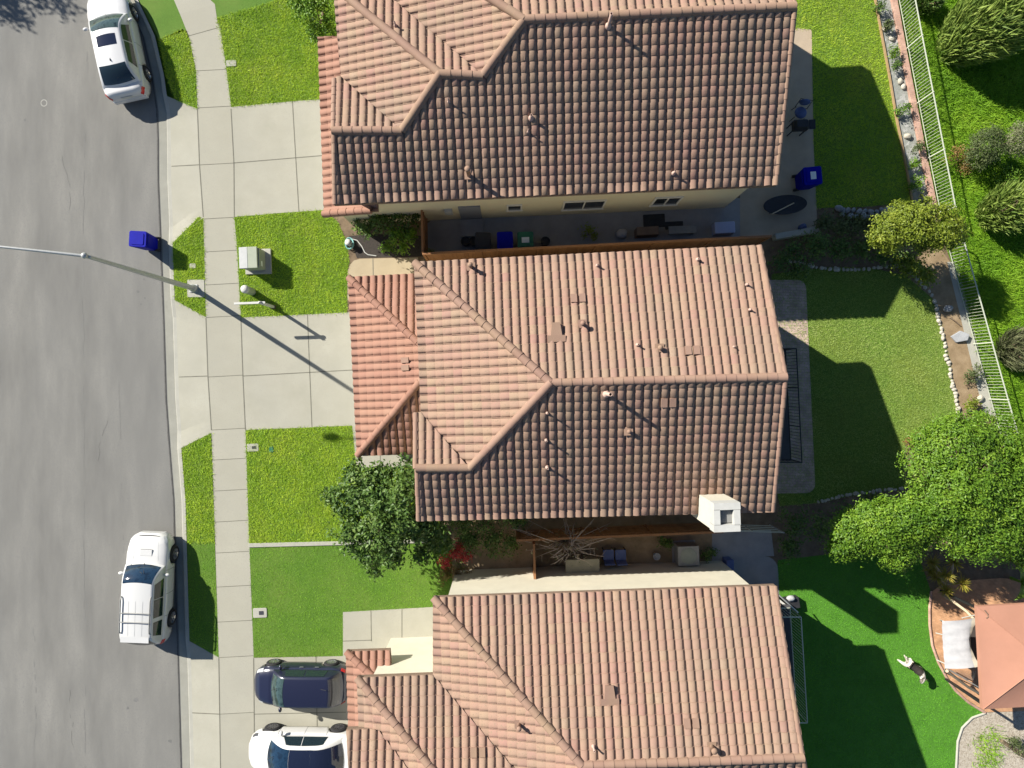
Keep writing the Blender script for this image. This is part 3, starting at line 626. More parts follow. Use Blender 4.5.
def vent_pipe(house, roof, pl, px, py, h=.35, r=.05, kind='pipe', ang=0.0):
    """roof penetrations; px,py on the sketch."""
    q = pl.hit(px, py); mb = MB()
    if kind == 'pipe':
        mb.lathe(q, [(r * 2.2, -.02), (r * 2.0, .11), (r * 1.15, .16), (r, .17), (r, h), (r * .75, h), (r * .75, h - .06)], 12, mi=0, val=rnd.random())
    elif kind == 'cap':
        mb.box(q + Vector((0, 0, .085)), (.30, .28, .02), ang, 0)
        mb.lathe(q, [(r, .05), (r, h), (r * 1.4, h), (r * 1.5, h + .05), (r * 1.0, h + .09), (0.001, h + .10)], 12)
    elif kind == 'dormer':
        s3 = Vector((pl.s.x, pl.s.y, pl.p)).normalized(); t3 = Vector((pl.t.x, pl.t.y, 0)); n3 = t3.cross(s3); n3 = n3 if n3.z > 0 else -n3
        w, l, hh = .27, .44, .14
        b = q + n3 * .09
        v = [b - t3 * w * .75 + s3 * l * .5, b + t3 * w * .75 + s3 * l * .5, b + t3 * w * .5 - s3 * l * .5, b - t3 * w * .5 - s3 * l * .5,
             b - t3 * w * .7 + s3 * l * .5 + n3 * .03, b + t3 * w * .7 + s3 * l * .5 + n3 * .03, b + t3 * w * .5 - s3 * l * .5 + n3 * hh, b - t3 * w * .5 - s3 * l * .5 + n3 * hh]
        mb.add(v, [(4, 5, 6, 7), (0, 1, 5, 4), (1, 2, 6, 5), (2, 3, 7, 6), (3, 0, 4, 7)][0:5])
        mb.box(q + n3 * .085 + s3 * .3, (.6, .22, .02), math.atan2(pl.t.y, pl.t.x), 0, M=None)
    elif kind == 'flat':
        s3 = Vector((pl.s.x, pl.s.y, pl.p)).normalized(); t3 = Vector((pl.t.x, pl.t.y, 0)); n3 = t3.cross(s3); n3 = n3 if n3.z > 0 else -n3
        for k in (-1, 1):
            b = q + n3 * .095 + t3 * k * .142
            v = []
            for zz in (-.06, .012):
                for (u, w_) in ((-.10, -.15), (.10, -.15), (.10, .15), (-.10, .15)): v.append(b + t3 * u + s3 * w_ + n3 * zz)
            mb.add(v, [(4, 5, 6, 7), (0, 1, 5, 4), (1, 2, 6, 5), (2, 3, 7, 6), (3, 0, 4, 7)])
    return part(mb, 'roof_vent', M['ridge'] if kind != 'pipe' else M['vent_pink'], house, roof)
M['vent_pink'] = mat('vent_paint', [(.40, .27, .22), (.48, .34, .28)], scale=6, rough=.7)
D = {'N': -math.pi / 2, 'S': math.pi / 2, 'W': 0.0, 'E': math.pi}
def balcony(house, x_out, x_in, y0, y1, zf, m_rail, tilt, posts=True, rail_h=1.07):
    """deck and railing against the east wall; plan sketch pixels."""
    b = MB(); q = lambda x, y: G(x + tilt * (y - y0), y)
    b.prism([tuple(q(x_in, y1).xy), tuple(q(x_out, y1).xy), tuple(q(x_out, y0).xy), tuple(q(x_in, y0).xy)], zf - .16, zf); bal = part(b, 'balcony', M['deck'], house)
    r = MB(); zt = zf + rail_h; xr = x_out - 1.5
    cs = [q(x_in, y0 + 1.5), q(xr, y0 + 1.5), q(xr, y1 - 1.5), q(x_in, y1 - 1.5)]
    for a, c in zip(cs, cs[1:]):
        for z in (zf + .1, zt): r.tube([a + Vector((0, 0, z)), c + Vector((0, 0, z))], .022, 6)
        n = max(2, int((c - a).length / .115))
        for i in range(n + 1):
            p = a.lerp(c, i / n); r.tube([p + Vector((0, 0, zf + .1)), p + Vector((0, 0, zt))], .009 if i % 12 else .02, 5, caps=False)
    part(r, 'railing', m_rail, house, bal)
    if posts:
        for y in (y0 + 3, y1 - 3):
            pm = MB(); p = q(x_out - 3, y); pm.box((p.x, p.y, (zf - .16) / 2), (.14, .14, zf - .165))
            part(pm, 'balcony_post', M['white_trim'], house, bal)
    return bal
def make_house(label, base, a, planes, lows, ridges, wall_mat):
    h = thing('house', label, 'house', base)
    roof_mb, deck = MB(), MB(); low_mb = MB(); PL = {}
    for key, (ref, p0, face, pitch, he, polys) in planes.items():
        if isinstance(p0, str): pass
        if ref: pt = PL[ref].hit(*p0)
        else: pt = P(p0[0], p0[1], he)
        PL[key] = Plane(pt, D[face] + a if face in 'NS' else D[face] + a, pitch)
        for img in polys: tile_plane(low_mb if key in lows else roof_mb, deck, PL[key], img)
    roof = roof_mb.build('roof', M['tile'], h, world=True)
    low = low_mb.build('lower_roof', M['tile_warm'], h, world=True) if low_mb.f else None
    deck.build('eaves', M['fascia'], h, world=True)
    for rg in ridges:
        (k1, q1, k2, q2, lowq) = rg[:5]; rr = rg[5] if len(rg) > 5 else None; ll = .035 if rr is None else .01
        par = low if lowq else roof
        ridge_cap(h, par, PL[k1].hit(*q1), PL[k2].hit(*q2), M['tile_warm'] if lowq else M['ridge'], r=rr or (.15 if not lowq else .14), lift=ll)
    return h, roof, low, PL
pt = .31
# ---------------- middle house
a2 = R(2.2)
h2, roof2, low2, PL2 = make_house('tan two-storey tiled house in the middle, white chimney at its lower right corner', tuple(P(640, 384)), a2, {
 'N': (None, (600, 252.5), 'N', pt, 4.8, [[(414, 262), (551, 383), (786, 377), (760, 245)]]),
 'S': (None, (600, 516.7), 'S', pt, 4.8, [[(551, 383), (786, 377), (773, 512), (551, 517.5)], [(470, 468), (551, 383), (551, 517.5), (470, 519.7)], [(416, 468), (470, 468), (470, 519.7), (418, 521)]]),
 'W': (None, (417, 338), 'W', pt, 4.8, [[(414, 262), (551, 383), (470, 468), (421, 412)]]),
 'N2': ('S', (443, 468), 'N', pt, 0, [[(421, 412), (470, 468), (416, 468), (414, 412.5)]]),
 'lowW': (None, (351, 365), 'W', pt, 2.6, [[(348, 277), (438, 361), (357, 456)]]),
 'lowN': (None, (385, 275), 'N', pt, 2.6, [[(348, 277), (438, 361), (437, 272.5)]]),
 'lowS': (None, (385, 455), 'S', pt, 2.6, [[(357, 456), (438, 361), (437, 453.5)]]),
}, ('lowW', 'lowN', 'lowS'),
 [('N', (551, 383), 'N', (786, 377), 0), ('N', (415, 263), 'N', (551, 383), 0), ('S', (551, 383), 'S', (470, 468), 0), ('S', (470, 468), 'S', (416, 468), 0),
  ('lowW', (349, 278), 'lowW', (438, 361), 1), ('lowW', (358, 455), 'lowW', (438, 361), 1),
  ('N', (785, 377), 'N', (759.2, 246), 0, .10), ('S', (785, 377), 'S', (772.2, 511), 0, .10), ('S', (417.2, 469), 'S', (419, 520), 0, .10), ('N2', (415.5, 468), 'N2', (416, 413), 0, .10)], M['stucco_tan'])
W2 = [(-69, -91), (195, -104.5), (206, 96), (-66, 104)]
wall_prism(h2, 'wall', [tuple(G(*p).xy) for p in W2], 0, 4.75, M['stucco_tan'])
e0, e1 = G(195, -104.5), G(206, 96); ap = e0.lerp(e1, .5)
gm = MB(); iw = Vector((-.2, 0))
gm.add([(e0.x, e0.y, 4.75), (e1.x, e1.y, 4.75), (ap.x, ap.y, 6.2), (e0.x - .3, e0.y, 4.75), (e1.x - .3, e1.y, 4.75), (ap.x - .3, ap.y, 6.2)], [(1, 0, 2), (3, 4, 5), (0, 3, 5, 2), (1, 2, 5, 4), (0, 1, 4, 3)])
part(gm, 'gable', M['stucco_tan'], h2)
wall_prism(h2, 'garage_wall', [tuple(G(*p).xy) for p in ((-140, -92), (-68, -95), (-62, 58), (-132, 60))], 0, 2.62, M['stucco_tan'])
def garage_door(h, a, b, z1):
    a = Vector(a); b = Vector(b); mid = (a + b) / 2; ang = math.atan2((b - a).y, (b - a).x); L = (b - a).length
    g = MB()
    for i in range(4): g.box((mid.x, mid.y, .03 + z1 / 4 * (i + .5)), (L, .08, z1 / 4 - .02), ang)
    part(g, 'garage_door', M['white_trim'], h)
garage_door(h2, G(-140.6, -70).xy, G(-134, 44).xy, 2.15)
# chimney
ch = MB(); cpts = [(154, 91), (174, 90.2), (175, 112), (155, 113)]
ch.prism([tuple(G(*p).xy) for p in cpts][::-1], 0, 6.35); cho = part(ch, 'chimney', M['stucco_cream'], h2)
cap = MB(); c0 = sum((G(*p) for p in cpts), Vector()) / 4
for (dx, dy, sx, sy) in ((-.03, -.35, .84, .22), (-.03, .35, .84, .22), (-.35, 0, .20, .48), (.29, 0, .20, .48)):
    cap.box((c0.x + dx, c0.y + dy, 6.35 + .20), (sx, sy, .48), a2)
part(cap, 'chimney_cap', mat('cap_concrete', [(.40, .40, .375), (.46, .46, .43)], scale=4), h2, cho)
fl = MB(); fl.box((c0.x, c0.y, 6.44), (.34, .34, .2), a2); fl.box((c0.x, c0.y, 6.56), (.42, .42, .03), a2); part(fl, 'flue', M['metal_grey'], h2, cho)
balcony(h2, 246, 201, -32, 69, 2.9, M['iron_black'], .049)
for (x, y, kind, h_, r_, k) in ((471, 267, 'cap', .42, .06, 'N'), (578, 299, 'flat', 0, 0, 'N'), (556, 331, 'dormer', 0, 0, 'N'), (582, 324, 'cap', .3, .06, 'N'), (637, 345, 'pipe', .3, .03, 'N'), (659, 348, 'cap', .2, .06, 'N'),
        (692, 351, 'flat', 0, 0, 'N'), (597, 266, 'pipe', .3, .03, 'N'), (697, 260, 'pipe', .25, .035, 'N'), (746, 285, 'pipe', .25, .025, 'N'), (749, 310, 'pipe', .25, .025, 'N'), (733, 347, 'pipe', .2, .02, 'N'),
        (606, 394, 'pipe', 1.05, .06, 'S'), (628, 431, 'cap', .2, .05, 'S'), (668, 402, 'flat', 0, 0, 'S'), (547, 413, 'pipe', .5, .025, 'S'), (546, 440, 'pipe', .5, .03, 'S'), (547, 467, 'pipe', .5, .035, 'S'), (492, 0 + 432, 'flat', 0, 0, 'W')):
    if (x, y) == (492, 432): continue
    vent_pipe(h2, roof2, PL2[k], x, y, h_, r_, kind, a2)
vent_pipe(h2, low2, PL2['lowW'], 406, 364, 0, 0, 'flat')
window(h2, G(196.5, -80).xy, G(198.8, -35).xy, .9, 2.2, (1, -.05)); window(h2, G(200.5, 5).xy, G(205, 80).xy, .15, 2.2, (1, -.05), 2, name='patio_door'); window(h2, G(200.2, 0).xy, G(203.4, 60).xy, 3.0, 4.4, (1, -.05))
window(h2, G(-70 - .3, -40).xy, G(-68.3, 5).xy, 3.9, 4.5, (-1, 0), 2)
# ---------------- upper house
a1 = R(2.5)
h1, roof1, low1, PL1 = make_house('cream walled tiled house at the top with stepped hips over the front', tuple(P(600, 100)), a1, {
 'S': (None, (558, 195.1), 'S', pt, 4.8, [[(524, 20), (795, 7), (776, 185.6), (524, 196.6)], [(483, 76), (524, 20), (524, 196.6), (483, 198.4)], [(440, 74), (483, 76), (483, 198.4), (440, 200.3)], [(402, 131), (440, 74), (440, 200.3), (402, 201.9)], [(333, 131), (402, 131), (402, 201.9), (334, 204.9)]]),
 'Wa': ('S', (503, 48), 'W', pt, 0, [[(524, 20), (483, 76), (370, -20), (420, -45)]]),
 'N': ('S', (655, 13.7), 'N', pt, 0, [[(795, 7), (524, 20), (350, -91), (757, -114)]]),
 'Na': ('S', (462, 75), 'N', pt, 0, [[(440, 74), (483, 76), (370, -20), (322, -24)]]),
 'Wb': ('S', (421, 102), 'W', pt, 0, [[(440, 74), (402, 131), (341, 77), (333, -14)]]),
 'Nb': ('S', (367, 131), 'N', pt, 0, [[(333, 131), (402, 131), (341, 77), (335, 78)]]),
 'lowW': (None, (321, 125), 'W', pt, 2.6, [[(318, 38), (324, 214.5), (378, 211), (372, 34)]]),
}, ('lowW',),
 [('S', (524, 20), 'S', (795, 7), 0), ('S', (524, 20), 'S', (483, 76), 0), ('S', (440, 74), 'S', (483, 76), 0), ('S', (440, 74), 'S', (402, 131), 0), ('S', (333, 131), 'S', (402, 131), 0),
  ('N', (524, 20), 'N', (350, -91), 0), ('Wb', (440, 74), 'Wb', (333, -14), 0), ('lowW', (324, 214.0), 'lowW', (372, 210.2), 1), ('S', (794.3, 8), 'S', (775.3, 185), 0, .10), ('S', (334, 132), 'S', (335.4, 204), 0, .10), ('Nb', (334.5, 80), 'Nb', (333.5, 130), 0, .10),
  ('N', (794.3, 6), 'N', (757, -113), 0, .10)], M['stucco_tan'])
wl = lambda x: -176.4 + (212.6 - x) * .0436
wall_prism(h1, 'wall', [tuple(G(*p).xy) for p in ((-137, wl(-137)), (212.6, -176.4), (194.5, -397), (-90, -388), (-137, -240))], 0, 4.78, M['stucco_tan'])
wall_prism(h1, 'garage_wall', [tuple(G(*p).xy) for p in ((-167, -300), (-139, -300), (-137, -160), (-160, -159))], 0, 2.62, M['stucco_tan'])
e0, e1 = G(194.5, -397), G(212.6, -176.4); ap = e0.lerp(e1, .5); gm = MB()
gm.add([(e0.x, e0.y, 4.78), (e1.x, e1.y, 4.78), (ap.x, ap.y, 6.25), (e0.x - .3, e0.y, 4.78), (e1.x - .3, e1.y, 4.78), (ap.x - .3, ap.y, 6.25)], [(1, 0, 2), (3, 4, 5), (0, 3, 5, 2), (1, 2, 5, 4), (0, 1, 4, 3)])
part(gm, 'gable', M['stucco_tan'], h1)
garage_door(h1, G(-168.0, -285).xy, G(-162, -175).xy, 2.15)
window(h1, G(48, wl(48)).xy, G(88, wl(88)).xy, .85, 2.1, (.04, -1)); window(h1, G(133, wl(133)).xy, G(159, wl(159)).xy, .95, 2.1, (.04, -1)); window(h1, G(-5, wl(-5)).xy, G(9.5, wl(9.5)).xy, 1.15, 1.95, (.04, -1), 1)
dm = MB(); p = G(-40, wl(-40)); dm.box((p.x, p.y - .012, 1.02), (.86, .08, 2.02), R(2.5)); part(dm, 'door', mat('door_grey', [(.20, .21, .24)], rough=.5), h1)
st = MB(); p = G(-40, wl(-40) + 9.5); st.box((p.x, p.y, .06), (.95, .72, .12), R(2.5)); part(st, 'doorstep', M['slab_grey'], h1)
ut = MB(); p = G(-60, wl(-60) + 1); ut.box((p.x, p.y, 1.5), (.3, .16, .5), R(2.5)); part(ut, 'meter_box', M['util_grey'], h1)
window(h1, G(211, -215).xy, G(209, -255).xy, .1, 2.1, (1, 0), 2, name='patio_door')
for (x, y, kind, h_, r_, k) in ((608, 27, 'pipe', .8, .05, 'S'), (531, 119, 'pipe', .35, .045, 'S'), (469, 176, 'cap', .75, .07, 'S'), (673, 174, 'pipe', .35, .035, 'S'), (528, 133, 'pipe', .35, .022, 'S'), (449, 103, 'pipe', .4, .025, 'S'), (396, 27, 'pipe', .35, .03, 'Na')):
    vent_pipe(h1, roof1, PL1[k], x, y, h_, r_, kind, a1)
# ---------------- lower house
a3 = R(2.0)
h3, roof3, low3, PL3 = make_house('cream walled tiled house at the bottom above the two driveway cars', tuple(P(640, 700)), a3, {
 'N': (None, (604, 591), 'N', pt, 4.8, [[(433, 597), (775, 585), (803, 757), (582, 765)]]),
 'W': (None, (432.5, 640), 'W', pt, 4.8, [[(433, 597), (582, 765), (545, 803), (433, 674)]]),
 'S': ('N', (690, 761.2), 'S', pt, 0, [[(582, 765), (803, 757), (830, 905), (545, 914), (545, 803)]]),
 'Nb': (None, (395, 675.5), 'N', pt, 4.8, [[(357, 677), (433, 674), (545, 803), (470, 814)]]),
 'Wu': ('Nb', (390, 717), 'W', pt, 0, [[(357, 677), (470, 814), (440, 810), (378, 728.5)], [(357, 677), (378, 728.5), (359, 728.5)]]),
 'Nc': ('Wu', (378, 728), 'N', pt, 0, [[(346.5, 729), (378, 727.5), (440, 810), (352, 814)]]),
 'lowW': (None, (347, 690), 'W', pt, 2.6, [[(346, 651), (395, 697), (395, 800), (351, 800)]]),
 'lowN': (None, (370, 650.2), 'N', pt, 2.6, [[(346, 651), (390, 649.5), (391, 664), (391, 693)]]),
}, ('lowW', 'lowN'),
 [('N', (582, 765), 'N', (803, 757), 0), ('N', (434, 598), 'N', (582, 765), 0), ('Nb', (358, 678), 'Nb', (470, 814), 0), ('lowW', (347, 652), 'lowW', (391, 693), 1), ('N', (802, 757), 'N', (774.3, 586), 0, .10), ('S', (802.5, 757.5), 'S', (829, 904), 0, .10)], M['stucco_cream'])
wall_prism(h3, 'wall', [tuple(G(*p).xy) for p in ((-56, 186), (209, 176.5), (222, 420), (-50, 430))], 0, 4.78, M['stucco_cream'])
wall_prism(h3, 'front_wall', [tuple(G(*p).xy) for p in ((-121, 254), (-58, 251.5), (-52, 425), (-114, 425))], 0, 4.78, M['stucco_cream'])
wall_prism(h3, 'garage_wall', [tuple(G(*p).xy) for p in ((-141, 272), (-122, 271), (-114, 425), (-134, 425))], 0, 2.62, M['stucco_cream'])
garage_door(h3, G(-141.4, 285).xy, G(-137.6, 370).xy, 2.15)
balcony(h3, 250, 213, 199, 293, 2.9, M['iron_white'], .06)
window(h3, G(212, 200).xy, G(214.7, 250).xy, .1, 2.1, (1, -.04), 2, name='patio_door'); window(h3, G(212.4, 210).xy, G(214.7, 250).xy, 3.0, 4.5, (1, -.04))
for (x, y, kind, h_, r_, k) in ((609, 692, 'dormer', 0, 0, 'N'), (593, 745, 'pipe', .4, .03, 'N'), (711, 745, 'cap', .35, .07, 'N'), (691, 723, 'flat', 0, 0, 'N'), (519, 723, 'cap', .35, .055, 'W'), (478, 752, 'flat', 0, 0, 'Nb')):
    vent_pipe(h3, roof3, PL3[k], x, y, h_, r_, kind, a3)
# ================================================================== CARS
def itp(prof, x):
    xs = [p[0] for p in prof]; ys = [p[1] for p in prof]
    return float(np.interp(x, xs, ys))
class CarShape:
    def __init__(s, L, hw, zt, drop, wheels, wr, belt, cab, zr, wroof, bow=.14, sill=.22, flare=.0):
        s.L, s.hw, s.zt, s.drop, s.wheels, s.wr, s.belt, s.cab, s.zr, s.wroof, s.bow, s.sill = L, hw, zt, drop, wheels, wr, belt, cab, zr, wroof, bow, sill
    def zb(s, x):
        z = s.sill
        for xw in s.wheels:
            r = s.wr + .055
            if abs(x - xw) < r: z = max(z, s.wr + math.sqrt(r * r - (x - xw) ** 2) - .0)
        e = s.L / 2 - abs(x)
        if e < .4: z = max(z, s.sill + (.4 - e) * .25)
        return z
    def section(s, x):
        hw = itp(s.hw, x); zt = itp(s.zt, x); zs = zt - s.drop; zb = min(s.zb(x), zs - .12); m = zb + (zs - zb) * .5
        return [(hw - .16, zb), (hw - .035, zb), (hw - .004, zb + (zs - zb) * .25), (hw, m), (hw - .012, zs - .09), (hw - .035, zs - .025), (hw - .075, zs + .012), (hw * .80, zt - s.drop * .28), (hw * .5, zt - s.drop * .06), (0, zt)]
    def body(s):
        mb = MB(); n = 92; rows = []
        xs = [-s.L / 2 + s.L * i / n for i in range(n + 1)]
        for x in xs:
            h = s.section(x); rows.append([(x, -y, z) for y, z in h] + [(x, y, z) for y, z in h[::-1][1:]])
        mb.grid(rows, True, flip=True)
        mb.add(rows[0], [tuple(range(len(rows[0])))], False); mb.add(rows[-1], [tuple(range(len(rows[0])))[::-1]], False)
        return mb
    def patch_body(s, x0, x1, u0, u1, side, off=.006, nx=8, nu=6):
        rows = []
        for i in range(nx + 1):
            x = x0 + (x1 - x0) * i / nx; h = s.section(x); r = []
            for k in range(nu + 1):
                u = (u0 + (u1 - u0) * k / nu) * (len(h) - 1); a = int(min(u, len(h) - 2)); f = u - a
                y = h[a][0] + (h[a + 1][0] - h[a][0]) * f; z = h[a][1] + (h[a + 1][1] - h[a][1]) * f
                sx = off * (1 if x > 0 else -1)
                r.append((x + sx, side * (y + off * .8), z + off))
            rows.append(r)
        mb = MB(); mb.grid(rows, True, flip=side > 0); return mb
    # greenhouse
    def top(s, x):
        a, b, c, d = s.cab; zb = s.belt
        if x <= d or x >= a: return zb
        if x > b: t = (a - x) / (a - b); return zb + (s.zr - zb) * math.sin(t * math.pi / 2) ** .92
        if x < c: t = (x - d) / (c - d); return zb + (s.zr - zb) * math.sin(t * math.pi / 2) ** .92
        return s.zr + .015 * math.sin((x - c) / (b - c) * math.pi)
    def wb(s, x): return itp(s.hw, x) - .075
    def hwid(s, x, z):
        t = max(0, min(1, (z - s.belt) / (s.zr - s.belt))); return s.wb(x) + (s.wroof - s.wb(x)) * t ** 1.15
    def bowx(s, x):
        a, b, c, d = s.cab
        return s.bow * (max(0, min(1, (x - (b + c) / 2) / (a - (b + c) / 2))) - .8 * max(0, min(1, ((b + c) / 2 - x) / ((b + c) / 2 - d))))
    def tp(s, x, yf, off=0.0):
        z = s.top(x); w = s.hwid(x, z)
        return (x + s.bowx(x) * (1 - yf * yf) + off * (.6 if x > s.cab[1] else -.6 if x < s.cab[2] else 0), yf * w, z + .05 * (1 - yf * yf) * min(1, (z - s.belt) / .2) + off)
    def sp(s, x, f, side, off=0.0):
        z = s.belt + (s.top(x) - s.belt) * f
        return (x, side * (s.hwid(x, z) + off), z + off * .3)
    def shell(s):
        mb = MB(); rows = []; n = 64; a, b, c, d = s.cab
        for i in range(n + 1):
            x = d + (a - d) * i / n
            r = [(x, -s.wb(x), s.belt - .06)] + [s.sp(x, f, -1) for f in (0, .3, .6, .85)] + [s.tp(x, y) for y in np.linspace(-.985, .985, 15)] + [s.sp(x, f, 1) for f in (.85, .6, .3, 0)] + [(x, s.wb(x), s.belt - .06)]
            rows.append(r)
        mb.grid(rows, True, flip=True); return mb
    def patch_top(s, x0, x1, yf=.9, off=.008, yf2=None, n=10):
        rows = []
        for i in range(n + 1):
            x = x0 + (x1 - x0) * i / n; y = yf if yf2 is None else yf + (yf2 - yf) * i / n
            rows.append([s.tp(x, q, off) for q in np.linspace(-y, y, 15)])
        mb = MB(); mb.grid(rows, True, flip=x1 > x0); return mb
    def patch_side(s, x0, x1, side, f0=.10, f1=.84, off=.008, n=10, rake0=0, rake1=0):
        rows = []
        for i in range(n + 1):
            x = x0 + (x1 - x0) * i / n; rows.append([s.sp(x + (rake0 * (1 - i / n) + rake1 * i / n) * f, f0 + (f1 - f0) * f, side, off) for f in np.linspace(0, 1, 5)])
        mb = MB(); mb.grid(rows, True, flip=side > 0); return mb
def wheel(car, x, y, r, w, side, spokes=5, rim_m=None):
    t = MB(); t.lathe((x, y, r), [(r * .62, -w / 2), (r * .9, -w / 2), (r * .98, -w * .36), (r, -w * .2), (r, w * .2), (r * .98, w * .36), (r * .9, w / 2), (r * .62, w / 2)], 28, axis='Y'); wh = t.build('wheel', M['tyre'], car)
    q = MB(); yo = y + side * (w * .42)
    q.lathe((x, yo, r), [(r * .66, side * .02), (r * .6, side * .02), (r * .58, -side * .03), (.001, -side * .03)], 24, axis='Y')
    q.lathe((x, yo, r), [(r * .16, -side * .03), (r * .15, side * .02), (.001, side * .025)], 12, axis='Y')
    for i in range(spokes):
        a = 2 * math.pi * i / spokes
        q.box((x + math.cos(a) * r * .36, yo + side * .0, r + math.sin(a) * r * .36), (r * .56, .04, r * .17), M=Matrix.Rotation(-a, 4, 'Y'))
    q.build('rim', rim_m or M['rim'], wh); return wh
def mirror(car, sh, x, side, m):
    mb = MB(); y = sh.wb(x) + .13; mb.blob((x, side * y, sh.belt + .07), (.07, .115, .075), 12, 8); mb.tube([(x, side * (y - .16), sh.belt - .0), (x, side * (y - .05), sh.belt + .04)], .025, 6)
    return mb.build('mirror', m, car)
def wiper(car, sh, x0, y):
    mb = MB(); mb.tube([sh.tp(x0, y, .02), sh.tp(x0 - .28, y * .15 - .28, .022)], .011, 5); mb.build('wiper', M['black_plastic'], car)
def lines(car, sh, xs, m):
    for x in xs:
        for sd in (-1, 1):
            b = sh.patch_body(x - .006, x + .006, .12, .62, sd, .004, 1, 8); b.build('door_seam', m, car)
def finish_car(car, sh, paint, glass, wheels_y, ww, seams, mirror_x, spokes=5, rim=None, mirror_m=None):
    sh.body().build('body', paint, car)
    c = sh.shell().build('cabin', paint, car)
    for xw in sh.wheels:
        for sd in (-1, 1): wheel(car, xw, sd * wheels_y, sh.wr, ww, sd, spokes, rim)
    u = MB(); u.box((0, 0, sh.sill + .12), (sh.L * .86, sh.hw[len(sh.hw) // 2][1] * 1.5, .16)); u.build('underbody', M['black_plastic'], car)
    for xw in sh.wheels:
        for sd in (-1, 1):
            k = MB(); k.lathe((xw, sd * (wheels_y - .05), sh.wr), [(.001, 0), (sh.wr + .06, 0)], 24, axis='Y'); k.build('wheel_arch', M['black_plastic'], car)
    lines(car, sh, seams, M['lamp_dark'])
    for sd in (-1, 1): mirror(car, sh, mirror_x, sd, mirror_m or paint)
# ---- white saloon at the kerb, top left
c1 = thing('parked_car', 'white saloon car with sunroof parked against the curved kerb at the top', 'car', (P(123.6, 50).x, P(123.6, 50).y, -.135), R(90 + 12.2), 'cars parked at the kerb')
sh = CarShape(4.52, [(-2.26, .60), (-2.20, .73), (-2.06, .81), (-1.8, .855), (-1.2, .87), (0, .875), (1.2, .87), (1.7, .85), (2.0, .79), (2.18, .68), (2.26, .50)],
   [(-2.26, .72), (-2.22, .88), (-2.12, .98), (-1.8, 1.0), (-1.2, .97), (0, .96), (.9, .97), (1.3, .93), (1.8, .84), (2.1, .74), (2.26, .60)], .10, (-1.29, 1.29), .32, .93, (.95, .10, -1.15, -1.86), 1.40, .585)
finish_car(c1, sh, M['paint_silver'], M['car_glass'], .775, .2, (.78, -.22, -1.15), .62)
sh.patch_top(.88, .16, .9, .008, .93).build('windscreen', M['windscreen'], c1)
sh.patch_top(-1.20, -1.76, .9, .008, .86).build('rear_window', M['car_glass'], c1)
b = MB(); b.grid([[sh.tp(x, y, .006) for y in np.linspace(-.66, .66, 9)] for x in np.linspace(-.06, -.48, 5)], True); b.build('sunroof', M['roof_glass'], c1)
for sd in (-1, 1):
    sh.patch_side(.46, -.30, sd, .1, .86, rake0=-.14).build('side_window', M['car_glass'], c1); sh.patch_side(-.34, -1.32, sd, .1, .82, rake1=.14).build('side_window', M['car_glass'], c1)
    sh.patch_body(1.92, 2.17, .55, .75, sd, .006).build('headlight', M['lamp_clear'], c1); sh.patch_body(-2.24, -2.04, .42, .66, sd, .007).build('tail_light', M['lamp_red'], c1)
wiper(c1, sh, .9, .7); wiper(c1, sh, .9, .05)
b = MB(); b.add([(-.95, 0, 1.45), (-1.11, .012, 1.45), (-1.11, -.012, 1.45), (-1.10, 0, 1.53)], [(0, 1, 3), (0, 3, 2), (1, 2, 3)]); b.build('antenna', M['black_plastic'], c1)
b = MB(); b.box((-2.268, 0, .7), (.012, .46, .13)); b.build('number_plate', M['white_plastic'], c1)
b = MB(); b.rbox((-2.22, 0, .42), (.12, 1.4, .2), .05); b.build('rear_bumper', M['paint_silver'], c1)
# ---- white estate car with roof rails
c2 = thing('parked_car', 'white estate car with grey roof rails and crossbars parked beside the sidewalk', 'car', (P(155.6, 583.5).x, P(155.6, 583.5).y, -.135), R(90 - 2.3), 'cars parked at the kerb')
sh = CarShape(4.46, [(-2.21, .70), (-2.17, .77), (-2.02, .83), (-1.75, .855), (-1.2, .87), (0, .875), (1.2, .87), (1.65, .85), (1.98, .78), (2.14, .67), (2.23, .50)],
   [(-2.23, .88), (-2.2, 1.0), (-1.8, 1.03), (-1.2, 1.02), (0, 1.0), (.9, 1.04), (1.4, 1.0), (1.85, .93), (2.1, .83), (2.23, .68)], .10, (-1.30, 1.33), .345, 1.0, (1.0, .34, -1.66, -2.14), 1.56, .625, bow=.13, sill=.25)
finish_car(c2, sh, M['paint_white'], M['car_glass'], .775, .21, (.80, -.16, -1.05), .66)
sh.patch_top(.94, .38, .9, .008, .93).build('windscreen', M['screen_blue'], c2)
sh.patch_top(-1.76, -2.08, .85, .008, .9).build('rear_window', M['car_glass'], c2)
for sd in (-1, 1):
    sh.patch_side(.52, -.22, sd, .08, .86, rake0=-.16).build('side_window', M['car_glass'], c2); sh.patch_side(-.25, -.98, sd, .08, .86).build('side_window', M['car_glass'], c2); sh.patch_side(-1.14, -1.78, sd, .1, .84, rake1=.12).build('side_window', M['car_glass'], c2)
    sh.patch_body(1.86, 2.12, .52, .74, sd, .006).build('headlight', M['lamp_clear'], c2); sh.patch_body(-2.2, -2.0, .42, .68, sd, .007).build('tail_light', M['lamp_red'], c2)
    b = MB(); y = sd * .585; b.tube([(-.10, y, 1.55), (-.14, y, 1.63), (-.28, y, 1.65), (-1.4, y, 1.65), (-1.53, y, 1.63), (-1.57, y, 1.55)], .026, 8); b.build('roof_rail', M['metal_grey'], c2)
for x in (-.74, -1.10):
    b = MB(); b.tube([(x, -.6, 1.675), (x, .6, 1.675)], .022, 8); b.build('crossbar', M['metal_grey'], c2)
